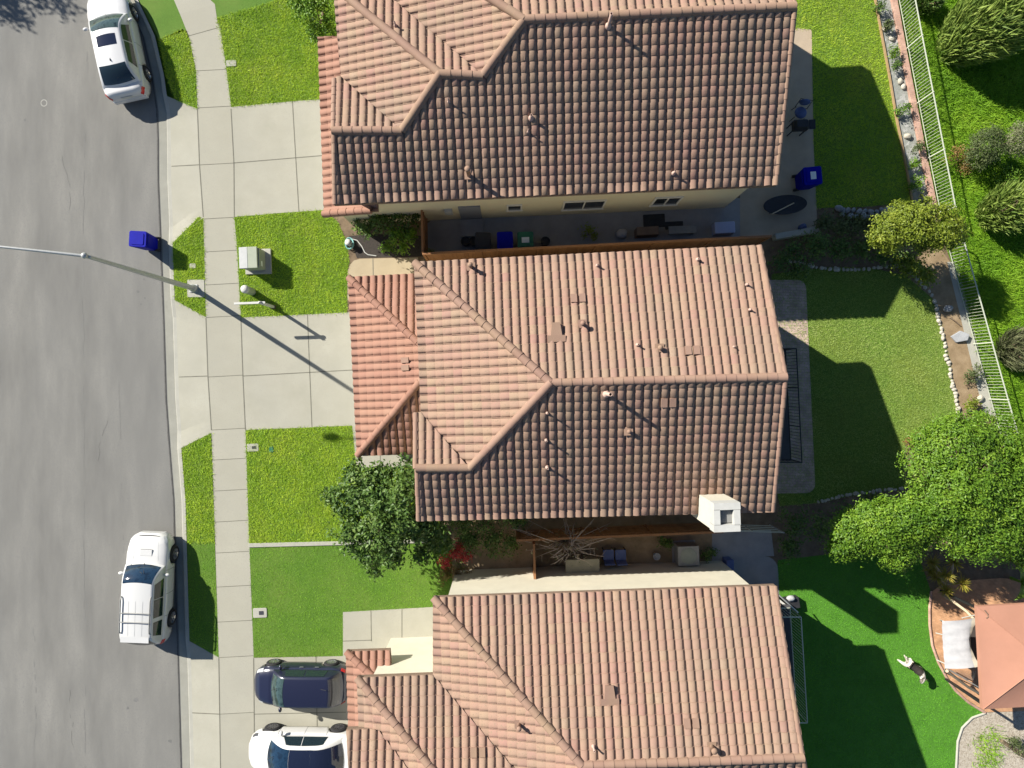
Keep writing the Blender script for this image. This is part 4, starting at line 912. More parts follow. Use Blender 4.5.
for y in (-.28, 0, .28):
    b = MB(); b.grid([[sh.tp(x, (y + q) / .63, .004) for q in (-.006, .006)] for x in np.linspace(-.3, -1.6, 12)], True); b.build('roof_groove', M['util_grey'], c2)
b = MB(); b.grid([[(2.165 - .03 * abs(y) ** 2 * 6, y, z) for y in np.linspace(-.42, .42, 7)] for z in (.76, .83)], True); b.build('grille', M['black_plastic'], c2)
g = MB(); g.box((1.5, .0, .995), (.26, .5, .035)); bevel(g.build('hood_scoop', M['paint_white'], c2), .015)
g = MB(); g.box((1.632, .0, .997), (.012, .44, .026)); g.build('scoop_intake', M['black_plastic'], c2)
for sd in (-1, 1):
    b = MB(); b.grid([[(x, sd * (.44 + .1 * (1.9 - x)) + q, itp(sh.zt, x) - .012 + .004) for q in (-.006, .006)] for x in np.linspace(1.95, 1.2, 8)], True); b.build('hood_crease', M['util_grey'], c2)
wiper(c2, sh, .96, .7); wiper(c2, sh, .96, .0)
b = MB(); b.box((-2.238, 0, .8), (.012, .46, .13)); b.build('number_plate', M['white_plastic'], c2)
b = MB(); b.grid([[(x, y * .56, 1.60 + (x + 1.9) * .05) for y in np.linspace(-1, 1, 7)] for x in (-1.68, -1.92)], True); b.build('rear_spoiler', M['paint_white'], c2)
# ---- small navy hatchback
c3 = thing('parked_car', 'small dark navy hatchback in the driveway, nose toward the street', 'car', (P(305.5, 677.6).x, P(305.5, 677.6).y, .012), R(180 - .5), 'cars on the lower driveway')
sh = CarShape(3.80, [(-1.9, .53), (-1.84, .65), (-1.7, .73), (-1.4, .785), (0, .80), (1.1, .79), (1.4, .76), (1.65, .67), (1.82, .53), (1.9, .34)],
   [(-1.9, .78), (-1.86, .92), (-1.6, .97), (-1.2, .97), (0, .95), (.75, .98), (1.2, .95), (1.6, .86), (1.8, .74), (1.9, .60)], .09, (-1.16, 1.2), .31, .95, (1.0, .36, -1.22, -1.72), 1.40, .60, bow=.12)
finish_car(c3, sh, M['paint_navy'], M['car_glass'], .71, .18, (.62, -.58), .70, 8, M['rim'])
sh.patch_top(.94, .40, .88, .008, .92).build('windscreen', M['windscreen'], c3)
sh.patch_top(-1.27, -1.64, .88, .008, .84).build('rear_window', M['lamp_dark'], c3)
for sd in (-1, 1):
    sh.patch_side(.50, -.30, sd, .08, .85, rake0=-.1).build('side_window', M['car_glass'], c3); sh.patch_side(-.36, -1.2, sd, .08, .82, rake1=.08).build('side_window', M['car_glass'], c3)
    sh.patch_body(1.45, 1.74, .52, .76, sd, .008).build('headlight', M['lamp_clear'], c3); sh.patch_body(-1.86, -1.68, .42, .66, sd, .008).build('tail_light', M['lamp_red'], c3)
    for x in (-.0, -.62): b = MB(); b.rbox((x - .1, sd * .802, .86), (.16, .03, .03), .01); b.build('door_handle', M['rim'], c3)
b = MB(); b.tube([(-1.05, -.18, 1.47), (-1.3, -.2, 1.62)], .01, 5); b.build('antenna', M['black_plastic'], c3)
wiper(c3, sh, .9, .65); wiper(c3, sh, .9, .05)
for sd in (-.28, .28): b = MB(); b.grid([[(x, sd + q, itp(sh.zt, x) + .001) for q in (-.05, .05)] for x in np.linspace(1.55, 1.02, 6)], True)
# ---- white car with glass roof
c4 = thing('parked_car', 'white saloon car with one continuous dark glass roof in the driveway', 'car', (P(308, 744.5).x, P(308, 744.5).y, .012), R(180 - .5), 'cars on the lower driveway')
sh = CarShape(4.50, [(-2.25, .62), (-2.19, .75), (-2.0, .85), (-1.7, .90), (0, .92), (1.3, .91), (1.7, .87), (1.97, .78), (2.15, .62), (2.25, .38)],
   [(-2.25, .80), (-2.21, .98), (-2.0, 1.05), (-1.5, 1.03), (0, .93), (.95, .95), (1.3, .89), (1.75, .80), (2.1, .68), (2.25, .55)], .11, (-1.36, 1.36), .335, .93, (1.20, .25, -.6, -1.72), 1.43, .60, bow=.20)
finish_car(c4, sh, M['paint_white'], M['car_glass'], .82, .21, (.95, -.1, -1.0), .78, 10, M['lamp_dark'])
sh.patch_top(1.13, .29, .88, .008, .92).build('windscreen', M['screen_blue'], c4)
sh.patch_top(.275, -.49, .92, .008, .92).build('roof_glass', M['roof_glass'], c4)
sh.patch_top(-.50, -1.60, .92, .008, .80).build('rear_window', M['roof_glass'], c4)
for sd in (-1, 1):
    sh.patch_side(.7, -.10, sd, .06, .80, rake0=-.2).build('side_window', M['car_glass'], c4); sh.patch_side(-.13, -1.1, sd, .06, .80, rake1=.12).build('side_window', M['car_glass'], c4)
    sh.patch_body(1.82, 2.07, .52, .72, sd, .007).build('headlight', M['lamp_dark'], c4); sh.patch_body(-2.21, -2.0, .45, .66, sd, .007).build('tail_light', M['lamp_red'], c4)
wiper(c4, sh, 1.13, .65); wiper(c4, sh, 1.13, .05)
# ================================================================== BINS
def wheelie(name, label, loc, rz, m, group, h=1.1, w=.64, d=.70, lab=None):
    t = thing(name, label, 'bin', loc, rz, group)
    b = MB(); b.rbox((0, 0, (h - .12) / 2 + .06), (d * .82, w * .86, h - .2), .07, top=1.16); b.build('body', m, t)
    l = MB(); l.rbox((.01, 0, h - .045), (d, w, .09), .07); l.rbox((.02, 0, h + .008), (d * .74, w * .74, .03), .06); lid = l.build('lid', m, t)
    hd = MB(); hd.tube([(-d / 2 - .03, -w * .34, h - .06), (-d / 2 - .03, w * .34, h - .06)], .02, 8); hd.build('handle', m, t)
    for s in (-1, 1):
        wm = MB(); wm.lathe((-d / 2 + .06, s * w * .4, .12), [(.001, -.035), (.12, -.035), (.12, .035), (.001, .035)], 16, axis='Y'); wm.build('wheel', M['tyre'], t)
    if lab: q = MB(); q.box((.02, 0, h + .026), (.22, .3, .006)); q.build('label', M['paper'], lid)
    return t
g = 'wheelie bins'
p = P(150.5, 243.8); wheelie('recycling_bin', 'blue recycling bin standing out in the road by the kerb', (p.x, p.y, -.135), R(180 - 3), M['bin_blue'], g)
p = P(505, 240.6, 1.1); wheelie('recycling_bin', 'blue recycling bin next to the green one in the narrow side yard', (p.x, p.y, .01), R(92), M['bin_blue'], g)
p = P(525.5, 240.6, 1.1); wheelie('garden_waste_bin', 'green bin with a white paper label on its lid', (p.x, p.y, .01), R(92), M['bin_green'], g, lab=1)
p = P(483, 241.5, 1.0); wheelie('rubbish_bin', 'black bin left of the blue bin in the side yard', (p.x, p.y, .01), R(88), M['bin_black'], g, h=1.05)
p = P(812, 176, 1.0); wheelie('recycling_bin', 'blue bin with a pale label on the back patio edge', (p.x, p.y, .012), R(5), M['bin_blue'], g, h=1.05, w=.72, d=.74, lab=1)
# ================================================================== STREET FURNITURE
lp = thing('street_lamp', 'tall grey street lamp leaning its long curved arm over the road', 'street lamp', tuple(P(194, 288.5)) )
x0 = P(194, 288.5); top = Vector((0, 0, 7.25))
b = MB(); b.tube([(0, 0, 0), (0, 0, .5), (0, 0, 4), (0, 0, 7.25)], [.115, .11, .085, .062], 16); b.build('pole', M['galv'], lp)
b = MB(); b.rbox((0, 0, .03), (.34, .34, .06), .03); b.lathe((0, 0, .05), [(.17, 0), (.15, .12), (.118, .16)], 16); b.build('base', M['galv'], lp)
hd = G(-419, -104) - x0
b = MB(); arm = []
for t in np.linspace(0, 1, 12): arm.append((hd.x * t, hd.y * t, 7.2 + .62 * math.sin(t * math.pi / 2)))
b.tube(arm, list(np.linspace(.05, .03, 12)), 10); b.build('arm', M['galv'], lp)
b = MB(); b.blob((0, 0, 7.28), (.10, .10, .10), 12, 8); b.lathe((.09, -.02, 7.12), [(.04, -.06), (.06, 0), (.04, .08), (.001, .09)], 10); b.build('pole_cap', M['galv'], lp)
b = MB(); b.blob((hd.x - .2, hd.y, 7.80), (.36, .17, .09), 14, 8); b.build('lamp_head', M['galv'], lp)
mb = MB(); mb.prism([tuple(P(*q).xy) for q in ((187.3, 279.8), (204.6, 279.8), (204.9, 297.3), (187.5, 297.3))][::-1], -.02, .025); tag(bevel(mb.build('concrete_pad', M['kerb']), .01), 'square concrete footing under the street lamp pole', 'pad')
# utility transformer
tf = thing('utility_box', 'grey green utility transformer box on the lawn beside the sidewalk', 'utility box', tuple(P(256.5, 261.5)), R(2))
b = MB(); b.rbox((.1, -.02, .05), (1.08, 1.04, .10), .03); bevel(b.build('pad', M['kerb'], tf), .01)
b = MB(); b.box((.05, 0, .45), (.72, .80, .7)); bevel(b.build('cabinet', M['util_dark'], tf), .015)
b = MB(); b.box((-.20, 0, .84), (.36, .86, .10), M=Matrix.Rotation(R(-7), 4, 'Y')); bevel(b.build('front_lid', M['util_grey'], tf), .015)
b = MB(); b.box((.17, 0, .865), (.38, .86, .10)); bevel(b.build('top_lid', M['util_green'], tf), .015)
b = MB(); b.box((-.06, -.405, .5), (.05, .03, .12)); b.build('padlock', M['galv'], tf)
b = MB(); b.box((.415, -.2, .55), (.012, .2, .14)); b.build('warning_label', M['paper'], tf)
# cable pedestal
cp = thing('cable_pedestal', 'short round pale cable pedestal between the utility box and the sign post', 'pedestal', tuple(P(252.3, 291.8)))
b = MB(); b.lathe((0, 0, 0), [(.155, 0), (.15, .6), (.145, .74)], 20); b.build('body', M['util_green'], cp)
b = MB(); b.lathe((0, 0, .72), [(.165, 0), (.165, .1), (.14, .17), (.08, .2), (.001, .205)], 20); b.build('cap', M['white_plastic'], cp)
# realtor style post
sg = thing('sign_post', 'bare white wooden sign post with one long side arm', 'sign post', tuple(P(273.7, 307)), R(2))
b = MB(); b.box((0, 0, .8), (.095, .095, 1.6)); b.add([(-.05, -.05, 1.6), (.05, -.05, 1.6), (.05, .05, 1.6), (-.05, .05, 1.6), (0, 0, 1.67)], [(0, 1, 4), (1, 2, 4), (2, 3, 4), (3, 0, 4)]); b.build('post', M['white_plastic'], sg)
b = MB(); b.box((-.42, 0, 1.5), (1.22, .085, .085)); bevel(b.build('arm', M['white_plastic'], sg), .006)
b = MB(); b.lathe((0, 0, 0), [(.11, 0), (.10, .03), (.05, .05)], 10); b.build('ground_collar', M['soil'], sg)
# flush covers in the lawns
def cover(name, label, px, py, w, l, m, inner=None):
    t = thing(name, label, 'meter cover', tuple(P(px, py) + Vector((0, 0, .0))), R(2), 'flush covers in the lawns')
    b = MB(); b.rbox((0, 0, .012), (w, l, .05), .05); b.build('lid', m, t)
    if inner: q = MB(); q.rbox((.06, 0, .038), inner + (.012,), .02); q.build('reader_window', M['lamp_dark'], t)
cover('meter_cover', 'white meter cover with dark window by the sidewalk in the smooth turf', 260.2, 612.7, .58, .40, M['kerb'], (.2, .16))
cover('meter_cover', 'white meter cover with dark window at the edge of the bright lawn', 253, 447.5, .48, .32, M['kerb'], (.18, .12))
cover('meter_cover', 'pale slab cover beside the sidewalk in the upper lawn', 231.5, 63.5, .42, .26, M['kerb'])
cover('meter_cover', 'small pale cover half hidden in the grass strip near the lamp post', 193, 266, .26, .2, M['kerb'])
cover('valve_box', 'small dark green valve box sunk in the bright lawn', 271.5, 449.5, .18, .24, M['bin_green'])
# ================================================================== FOLIAGE
def unit(v): return v / (np.linalg.norm(v, axis=-1, keepdims=True) + 1e-9)
def leaf_mesh(name, pos, nrm, size, aspect, m, parent, val, droop=.0, fold=.18, world=True):
    n = len(pos); r = rng.normal(size=(n, 3)); d = unit(r - nrm * (r * nrm).sum(1, keepdims=True)); d[:, 2] -= droop; d = unit(d)
    s = np.cross(nrm, d); s = unit(s); nn = np.cross(d, s); L = (size * rng.uniform(.65, 1.3, n))[:, None]; Wd = L * aspect
    V = np.zeros((n, 4, 3)); V[:, 0] = pos - d * L * .5; V[:, 2] = pos + d * L * .5; V[:, 1] = pos + s * Wd * .5 + nn * L * fold * .5 - d * L * .05; V[:, 3] = pos - s * Wd * .5 + nn * L * fold * .5 - d * L * .05
    base = np.arange(n)[:, None] * 4; F = np.concatenate([base + [0, 1, 2], base + [0, 2, 3]], 0)
    return np_mesh(name, V.reshape(-1, 3), F, np.concatenate([val, val]), m, parent, world)
def blob_clumps(blobs, n, inner=.72, zmin=-.35):
    B = np.array(blobs, float); wgt = B[:, 3] * B[:, 4] + B[:, 5] * (B[:, 3] + B[:, 4]) * .5; wgt /= wgt.sum(); P_, N_ = [], []
    while sum(len(p) for p in P_) < n:
        k = rng.choice(len(B), n, p=wgt); d = unit(rng.normal(size=(n, 3))); d = d[:]; ok = d[:, 2] > zmin; d = d[ok]; k = k[ok]
        rad = np.where(rng.random(len(d)) < .28, rng.uniform(inner * .5, inner, len(d)), rng.uniform(inner, 1.03, len(d))); p = B[k, :3] + d * B[k, 3:] * rad[:, None]; nr = unit(d / B[k, 3:])
        q = ((p[:, None, :] - B[None, :, :3]) / B[None, :, 3:]); dist = np.sqrt((q ** 2).sum(2)); dist[np.arange(len(p)), k] = 9
        keep = dist.min(1) > .52; P_.append(p[keep]); N_.append(nr[keep])
    return np.concatenate(P_)[:n], np.concatenate(N_)[:n]
def crown(name, blobs, nclump, per, cr, size, m, parent, aspect=.5, rnd_n=.75, up=.45, droop=0., fold=.18, inner=.72, zmin=-.35):
    cp, cn = blob_clumps(blobs, nclump, inner, zmin); n = nclump * per
    p = np.repeat(cp, per, 0) + rng.normal(size=(n, 3)) * cr * np.array([1, 1, .7]); nr = unit(np.repeat(cn, per, 0) + rng.normal(size=(n, 3)) * rnd_n + np.array([0, 0, up]))
    p[:, 2] = np.maximum(p[:, 2], .03)
    val = np.clip(np.repeat(rng.normal(.5, .2, nclump), per) + rng.normal(0, .16, n), 0, 1)
    return leaf_mesh(name, p, nr, size, aspect, m, parent, val, droop, fold)
def lob(lst, sq=.8):                       # lobes listed as sketch pixel x, y, height, radius in pixels
    out = []
    for (x, y, h, r) in lst:
        q = P(x, y, h); rr = r * (1 - h / CAMH) / PPM; out.append((q.x, q.y, q.z, rr, rr, max(.12, min(rr * sq, h * .95))))
    return out
def trunk_limbs(t, base, blobs, r0, m, fork=.45):
    base = Vector(base); b = MB(); top = sum((Vector(q[:3]) for q in blobs), Vector()) / len(blobs); fk = base.lerp(Vector((top.x, top.y, top.z * fork)), .8); fk.z = max(.3, min(q[2] for q in blobs) * fork)
    mid = base.lerp(fk, .5) + Vector((rnd.uniform(-.08, .08), rnd.uniform(-.08, .08), 0))
    b.tube([base, mid, fk], [r0 * 1.25, r0, r0 * .85], 10); o1 = b.build('trunk', m, t, world=True)
    b = MB()
    for q in blobs:
        e = Vector(q[:3]); k = fk.lerp(e, .5) + Vector((rnd.uniform(-.15, .15), rnd.uniform(-.15, .15), .1)); b.tube([fk - Vector((0, 0, .05)), k, e], [r0 * .55, r0 * .35, r0 * .15], 7)
        for _ in range(4):
            f = e + Vector((rnd.uniform(-1, 1) * q[3], rnd.uniform(-1, 1) * q[4], rnd.uniform(-.3, 1) * q[5])) * .8; b.tube([e.lerp(k, .3), f], [r0 * .14, r0 * .05], 5, caps=False)
    b.build('limbs', m, t, world=True)
def tree(name, label, cat, base, lobes, nclump, per, cr, size, m, group=None, bark='bark', r0=.12, trunk=True, **kw):
    t = thing(name, label, cat, tuple(base), 0, group); bl = lob(lobes, kw.pop('sq', .8))
    crown('crown', bl, nclump, per, cr, size, m, t, **kw)
    if trunk: trunk_limbs(t, base, bl, r0, M[bark])
    return t
tree('leafy_tree', 'dark glossy leafy tree with ragged outline leaning over the front lawn', 'tree', P(408, 505), [(400, 505, 3.3, 34), (368, 492, 2.9, 25), (345, 503, 2.6, 17), (352, 533, 2.6, 20), (386, 536, 2.9, 27), (424, 522, 2.8, 26), (378, 478, 2.9, 16), (408, 482, 3.0, 22), (430, 500, 2.8, 18), (368, 555, 2.3, 13), (331, 498, 2.3, 8), (355, 469, 2.6, 9), (440, 540, 2.0, 15), (392, 557, 2.2, 11), (424, 555, 2.0, 11), (374, 572, 2.0, 5)],
     850, 16, .13, .17, M['leaf_dark'], r0=.11, inner=.55, rnd_n=.9)
tree('spreading_tree', 'big bright green bushy tree at the right edge behind the middle house', 'tree', P(945, 465), [(960, 455, 3.70, 38), (930, 468, 3.40, 27), (988, 470, 3.70, 38), (1003, 443, 3.55, 27), (938, 508, 3.33, 31), (985, 520, 3.70, 40), (960, 530, 3.26, 26), (1012, 500, 3.70, 33), (1024, 546, 3.2, 22), (962, 492, 4.07, 38), (925, 437, 3.18, 15), (1040, 470, 3.55, 40), (1040, 530, 3.55, 36), (950, 432, 3.26, 20), (978, 430, 3.40, 18)],
     2300, 32, .12, .11, M['leaf_bright'], r0=.16, aspect=.45, inner=.74, rnd_n=.55)
tree('spreading_tree', 'lower bright green tree reaching left over the shaded turf', 'tree', P(880, 500), [(856, 534, 2.65, 23), (885, 526, 3.04, 27), (910, 520, 3.20, 25), (840, 546, 2.34, 13), (895, 547, 2.73, 22), (872, 518, 2.73, 17), (918, 538, 2.9, 14), (848, 520, 2.50, 10)],
     900, 32, .12, .11, M['leaf_bright'], r0=.10, aspect=.45, inner=.72, rnd_n=.55)
tree('shrub_tree', 'yellow green round topped tree beside the iron fence', 'tree', P(888, 240), [(892, 231, 2.5, 20), (915, 224, 2.7, 22), (940, 228, 2.7, 23), (955, 235, 2.3, 12), (902, 217, 2.4, 15), (925, 238, 2.3, 15), (876, 237, 2.0, 9), (884, 240, 1.9, 10)],
     560, 32, .10, .095, M['leaf_yellow'], r0=.07, inner=.72, rnd_n=.55)
tree('street_tree', 'street tree beyond the upper left corner throwing leaf shadows on the road', 'tree', P(-160, -100), [(-312, -222, 5, 36), (-345, -240, 5, 40), (-292, -200, 4.4, 14), (-258, -225, 5.2, 18)], 220, 14, .2, .2, M['leaf_dark'])
tree('bush', 'bright leaved bush at the top beside the upper house', 'bush', P(322, 12), [(320, 14, 1.2, 19), (308, -6, 1.3, 19), (330, 33, .9, 10), (303, 12, .9, 9), (316, 32, .8, 9)], 190, 15, .10, .13, M['leaf_bright'], r0=.05, inner=.6)
# plants at the entry of the side yard
tree('bush', 'dark green bushes planted against the upper house wall corner', 'bush', P(388, 222), [(402, 226, 1.1, 14), (383, 220, 1.0, 13), (366, 226, .8, 11), (412, 215, 1.0, 9)], 150, 15, .1, .13, M['leaf_dark'], r0=.04, inner=.6)
tree('bush', 'bright green bush lit by the sun at the end of the tan path', 'bush', P(398, 244), [(397, 238, 1.3, 9), (409, 235, 1.2, 8), (388, 247, .9, 7), (402, 248, 1.0, 7)], 75, 14, .08, .12, M['leaf_bright'], r0=.03, inner=.6)
tree('bush', 'tiny lime green bush by the end of the wooden fence', 'bush', P(429, 255), [(429, 254.5, .45, 5)], 22, 12, .05, .09, M['leaf_yellow'], trunk=False)
# hedge and red shrub between the houses
tree('ivy_hedge', 'dark ivy hedge in deep shade under the eaves of the middle house', 'hedge', P(490, 525), [(462, 522, 1.3, 13), (482, 519, 1.5, 12), (502, 517, 1.5, 12), (520, 516, 1.4, 11), (470, 540, .9, 12), (492, 542, .9, 14), (508, 545, .8, 11)], 330, 14, .1, .1, M['leaf_dark'], r0=.03, inner=.6)
tree('flower_bush', 'bush with red flowering tops beside the cream wall corner', 'bush', P(456, 562), [(446, 562, .9, 8), (455, 552, 1.1, 8), (466, 556, 1.0, 7), (462, 545, 1.0, 6)], 80, 13, .07, .09, M['leaf_red'], r0=.025, inner=.5)
tree('rust_bush', 'rusty yellow grasses below the red flowering bush', 'bush', P(455, 576), [(448, 573, .5, 7), (458, 574, .6, 8), (466, 571, .5, 6), (443, 580, .35, 5)], 60, 12, .07, .14, M['leaf_rust'], trunk=False, aspect=.18, inner=.4)
# bare shrub
t = thing('bare_shrub', 'leafless shrub of pale twigs arching over the side yard', 'shrub', tuple(P(566, 538)))
b = MB(); o = P(566, 538)
for i in range(46):
    a = rnd.uniform(0, 2 * math.pi); l = rnd.uniform(.7, 2.2); hh = rnd.uniform(.9, 2.4); e = Vector((math.cos(a) * l * 1.1 - .1, math.sin(a) * l * .5 + .25, hh * .75)); m_ = Vector((e.x * .4, e.y * .4, hh))
    b.tube([(0, 0, .05), m_ * .7, m_ * .95 + Vector((rnd.uniform(-.12, .12), rnd.uniform(-.12, .12), .05)), e], [.034, .024, .018, .008], 5, caps=False)
    for j in range(3): f = e.lerp(m_, rnd.random()); b.tube([f, f + Vector((rnd.uniform(-.3, .3), rnd.uniform(-.3, .3), rnd.uniform(-.3, .1)))], [.009, .004], 4, caps=False)
b.build('branches', M['bark_pale'], t)
pp = rng.normal(size=(260, 3)) * [.75, .4, .3] + [o.x + .1, o.y + .1, 1.6]; leaf_mesh('dry_leaves', pp, unit(rng.normal(size=(260, 3)) + [0, 0, .5]), .07, .5, M['leaf_grey'], t, rng.random(260))
# feathery upright shrubs on the hillside
def strands(name, label, base, rad, hgt, n, m, lean=(0, 0), wid=.05, ln=(.5, 1.1), group=None, cat='shrub'):
    t = thing(name, label, cat, tuple(base), 0, group); a = rng.uniform(0, 2 * np.pi, n); q = np.sqrt(rng.random(n)); z = hgt * rng.uniform(.08, 1, n) ** .8 * (1 - .55 * q ** 2)
    rr = rad * q * (.55 + .45 * np.minimum(1, z / (hgt * .4))); dirr = np.stack([np.cos(a), np.sin(a), np.zeros(n)], 1)
    p = np.array(base)[None] + dirr * rr[:, None] + np.array([lean[0], lean[1], 0])[None] * (z / hgt)[:, None]; p[:, 2] = z
    d = unit(dirr * (.15 + .55 * q[:, None]) + rng.normal(size=(n, 3)) * .3 + np.array([lean[0] * .45, lean[1] * .45, .9])); L = rng.uniform(*ln, n)[:, None]
    s = unit(np.cross(d, rng.normal(size=(n, 3)))) * wid; V = np.zeros((n, 4, 3)); V[:, 0] = p - d * L * .4; V[:, 1] = p + s * .5; V[:, 2] = p + d * L * .6; V[:, 3] = p - s * .5
    V[:, :, 2] = np.maximum(V[:, :, 2], .02); base_ = np.arange(n)[:, None] * 4; F = np.concatenate([base_ + [0, 1, 2], base_ + [0, 2, 3]]); cl = np.clip(rng.normal(.45, .25, n), 0, 1)
    np_mesh('foliage', V.reshape(-1, 3), F, np.concatenate([cl, cl]), m, t)
    b = MB()
    for i in range(7):
        aa = rnd.uniform(0, 6.28); b.tube([(0, 0, 0), (math.cos(aa) * rad * .3 + lean[0] * .4, math.sin(aa) * rad * .3 + lean[1] * .4, hgt * .5), (math.cos(aa) * rad * .6 + lean[0], math.sin(aa) * rad * .6 + lean[1], hgt * .75)], [.05, .035, .012], 6, caps=False)
    b.build('stems', M['bark'], t); return t
strands('feathery_shrub', 'tall feathery conifer shrub beyond the fence at the top right corner', P(952, 48), 1.5, 3.7, 5600, M['leaf_conifer'], (1.2, .6), .06, (.25, .8), 'feathery shrubs on the hillside')
strands('feathery_shrub', 'feathery conifer shrub at the right edge below the round olive bushes', P(986, 216), 1.0, 2.2, 2600, M['leaf_conifer'], (.7, .2), .055, (.2, .65), 'feathery shrubs on the hillside')
strands('dark_shrub', 'small dark shrub behind the top of the iron fence', P(921, 8), .55, 1.2, 700, M['leaf_dark'], (0, 0), .05, (.2, .5))
strands('dark_shrub', 'dark tall shrub cut by the top right corner of the picture', P(1000, 8), 1.1, 2.6, 2600, M['leaf_dark'], (.2, .2), .05, (.3, .6))
tree('round_bush', 'rounded olive green bush on the sunny hillside', 'bush', P(968, 150), [(986, 147, 1.0, 17), (980, 155, .8, 14), (990, 138, .9, 12)], 330, 15, .08, .075, M['leaf_olive'], r0=.04, inner=.8)
tree('round_bush', 'grey olive bush cut by the right edge of the picture', 'bush', P(1000, 145), [(1018, 142, 1.0, 15), (1024, 132, .9, 12)], 230, 15, .08, .075, M['leaf_grey'], r0=.04, inner=.8)
tree('scrub', 'low scraggly brownish scrub between the fence and the olive bush', 'shrub', P(957, 160), [(957, 152, .5, 9), (966, 158, .4, 8), (950, 160, .4, 6), (965, 168, .3, 6)], 90, 10, .1, .09, M['leaf_rust'], r0=.02, inner=.3, aspect=.3)
strands('dry_bush', 'pale dry grey bush beyond the fence at the right edge', P(1006, 349), .85, 1.1, 1500, M['leaf_grey'], (.3, 0), .035, (.3, .7))
tree('ground_shrub', 'bright green low plants among the hillside grass at the right edge', 'shrub', P(1005, 178), [(1002, 172, .4, 8), (1012, 178, .4, 8), (996, 180, .3, 6)], 70, 12, .08, .1, M['leaf_bright'], trunk=False, inner=.4)
# small plants in the beds
SP = [(880, 6, 7, 'leaf_dark', 'dark tuft at the top of the rocky bed'), (893, 52, 6, 'leaf_bright', 'leafy plant in the rocky bed between two pale stones'), (888, 25, 5, 'leaf_olive', 'small olive plant near the top of the rocky bed'), (896, 66, 4, 'leaf_dark', 'dark small plant in the middle of the rocky bed'),
      (903, 109, 8, 'leaf_bright', 'broad bright plant in the rocky bed beside the tan timber'), (917, 148, 7, 'leaf_olive', 'olive plant touching the low brick wall'), (914, 164, 6, 'leaf_bright', 'bright small plant low in the rocky bed'), (918, 184, 9, 'leaf_bright', 'leafy plant at the shaded lower end of the rocky bed'), (926, 201, 7, 'leaf_yellow', 'round yellow green plant at the foot of the brick wall'),
      (973, 374, 10, 'leaf_olive', 'bushy olive plant in the bare soil bed by the iron fence'), (971, 403, 7, 'leaf_yellow', 'small yellow plant at the end of the bare soil bed'), (912, 440, 7, 'leaf_rust', 'brownish plant where the middle lawn meets the big tree')]
for (x, y, r, mm, lb) in SP:
    tree('garden_plant', lb, 'plant', P(x, y), [(x, y, .3, r), (x + r * .5, y - r * .3, .35, r * .6), (x - r * .5, y + r * .3, .25, r * .6)], int(6 + r * 3.2), 11, .06, .10, M[mm], trunk=False, inner=.3, aspect=.4, group='small plants in the garden beds')
# shaded shrubs along the bed between the back yards
for i, (lb, L) in enumerate((('dark shrubs filling the shaded bed behind the middle house', [(790, 252, .6, 14), (815, 246, .7, 15), (840, 249, .7, 15), (800, 268, .4, 10), (780, 264, .5, 10)]), ('low dark shrubs along the pale stones in the shaded bed', [(862, 250, .6, 13), (885, 254, .6, 13), (905, 258, .6, 12)]),
     ('green shrub behind the bed stones near the soil bed', [(912, 268, .8, 10), (925, 277, .7, 9), (900, 265, .7, 8)]), ('dark round shrubs below the row of grey stones', [(825, 222, .6, 9), (842, 226, .7, 10), (858, 225, .7, 9), (874, 224, .7, 9)]), ('leafy dark hedge under the bright tree along the turf', [(795, 520, .9, 16), (820, 526, 1.0, 16), (845, 515, .8, 14), (870, 505, .7, 12), (790, 545, .8, 15)]))):
    tree('shrub', lb, 'shrub', P(L[0][0], L[0][1]), L, 40 * len(L), 12, .11, .12, M[['leaf_dark', 'leaf_dark', 'leaf_yellow', 'leaf_olive', 'leaf_dark'][i]], trunk=False, inner=.4)
# yucca with branching pale trunk
yc = thing('yucca', 'yucca with several spiky yellow heads on pale bent stems below the big tree', 'yucca', tuple(P(944, 584)))
b = MB(); heads = [(932, 562, 1.3), (946, 574, 1.5), (962, 583, 1.1), (936, 577, 1.0), (954, 562, 1.6), (930, 570, .8), (945, 590, .8)]
o = P(944, 584)
for (x, y, h) in heads:
    e = P(x, y, h) - o; b.tube([(0, 0, 0), (e.x * .4 + rnd.uniform(-.1, .1), e.y * .5, e.z * .45), e], [.07, .055, .045], 8)
b.build('stem', M['bark_pale'], yc)
for (x, y, h) in heads:
    c = P(x, y, h); n = 60; a = rng.uniform(0, 2 * np.pi, n); el = rng.uniform(-.3, 1.3, n); d = np.stack([np.cos(a) * np.cos(el), np.sin(a) * np.cos(el), np.sin(el)], 1); L = rng.uniform(.28, .5, n)[:, None]; s = unit(np.cross(d, [0, 0, 1.0])) * .022
    V = np.zeros((n, 4, 3)); V[:, 0] = c; V[:, 1] = np.array(c) + d * L * .35 + s; V[:, 2] = np.array(c) + d * L + np.array([0, 0, -.04]); V[:, 3] = np.array(c) + d * L * .35 - s; bi = np.arange(n)[:, None] * 4; vv = rng.random(n)
    np_mesh('spiky_head', V.reshape(-1, 3), np.concatenate([bi + [0, 1, 2], bi + [0, 2, 3]]), np.concatenate([vv, vv]), M['leaf_agave'], yc)
bn = thing('banana_plant', 'banana plant with three long bright leaves at the right edge', 'plant', tuple(P(1011, 578)))
b = MB(); b.tube([(0, 0, 0), (0, 0, .7)], [.07, .04], 8); b.build('stem', M['leaf_banana'], bn); o = P(1011, 578)
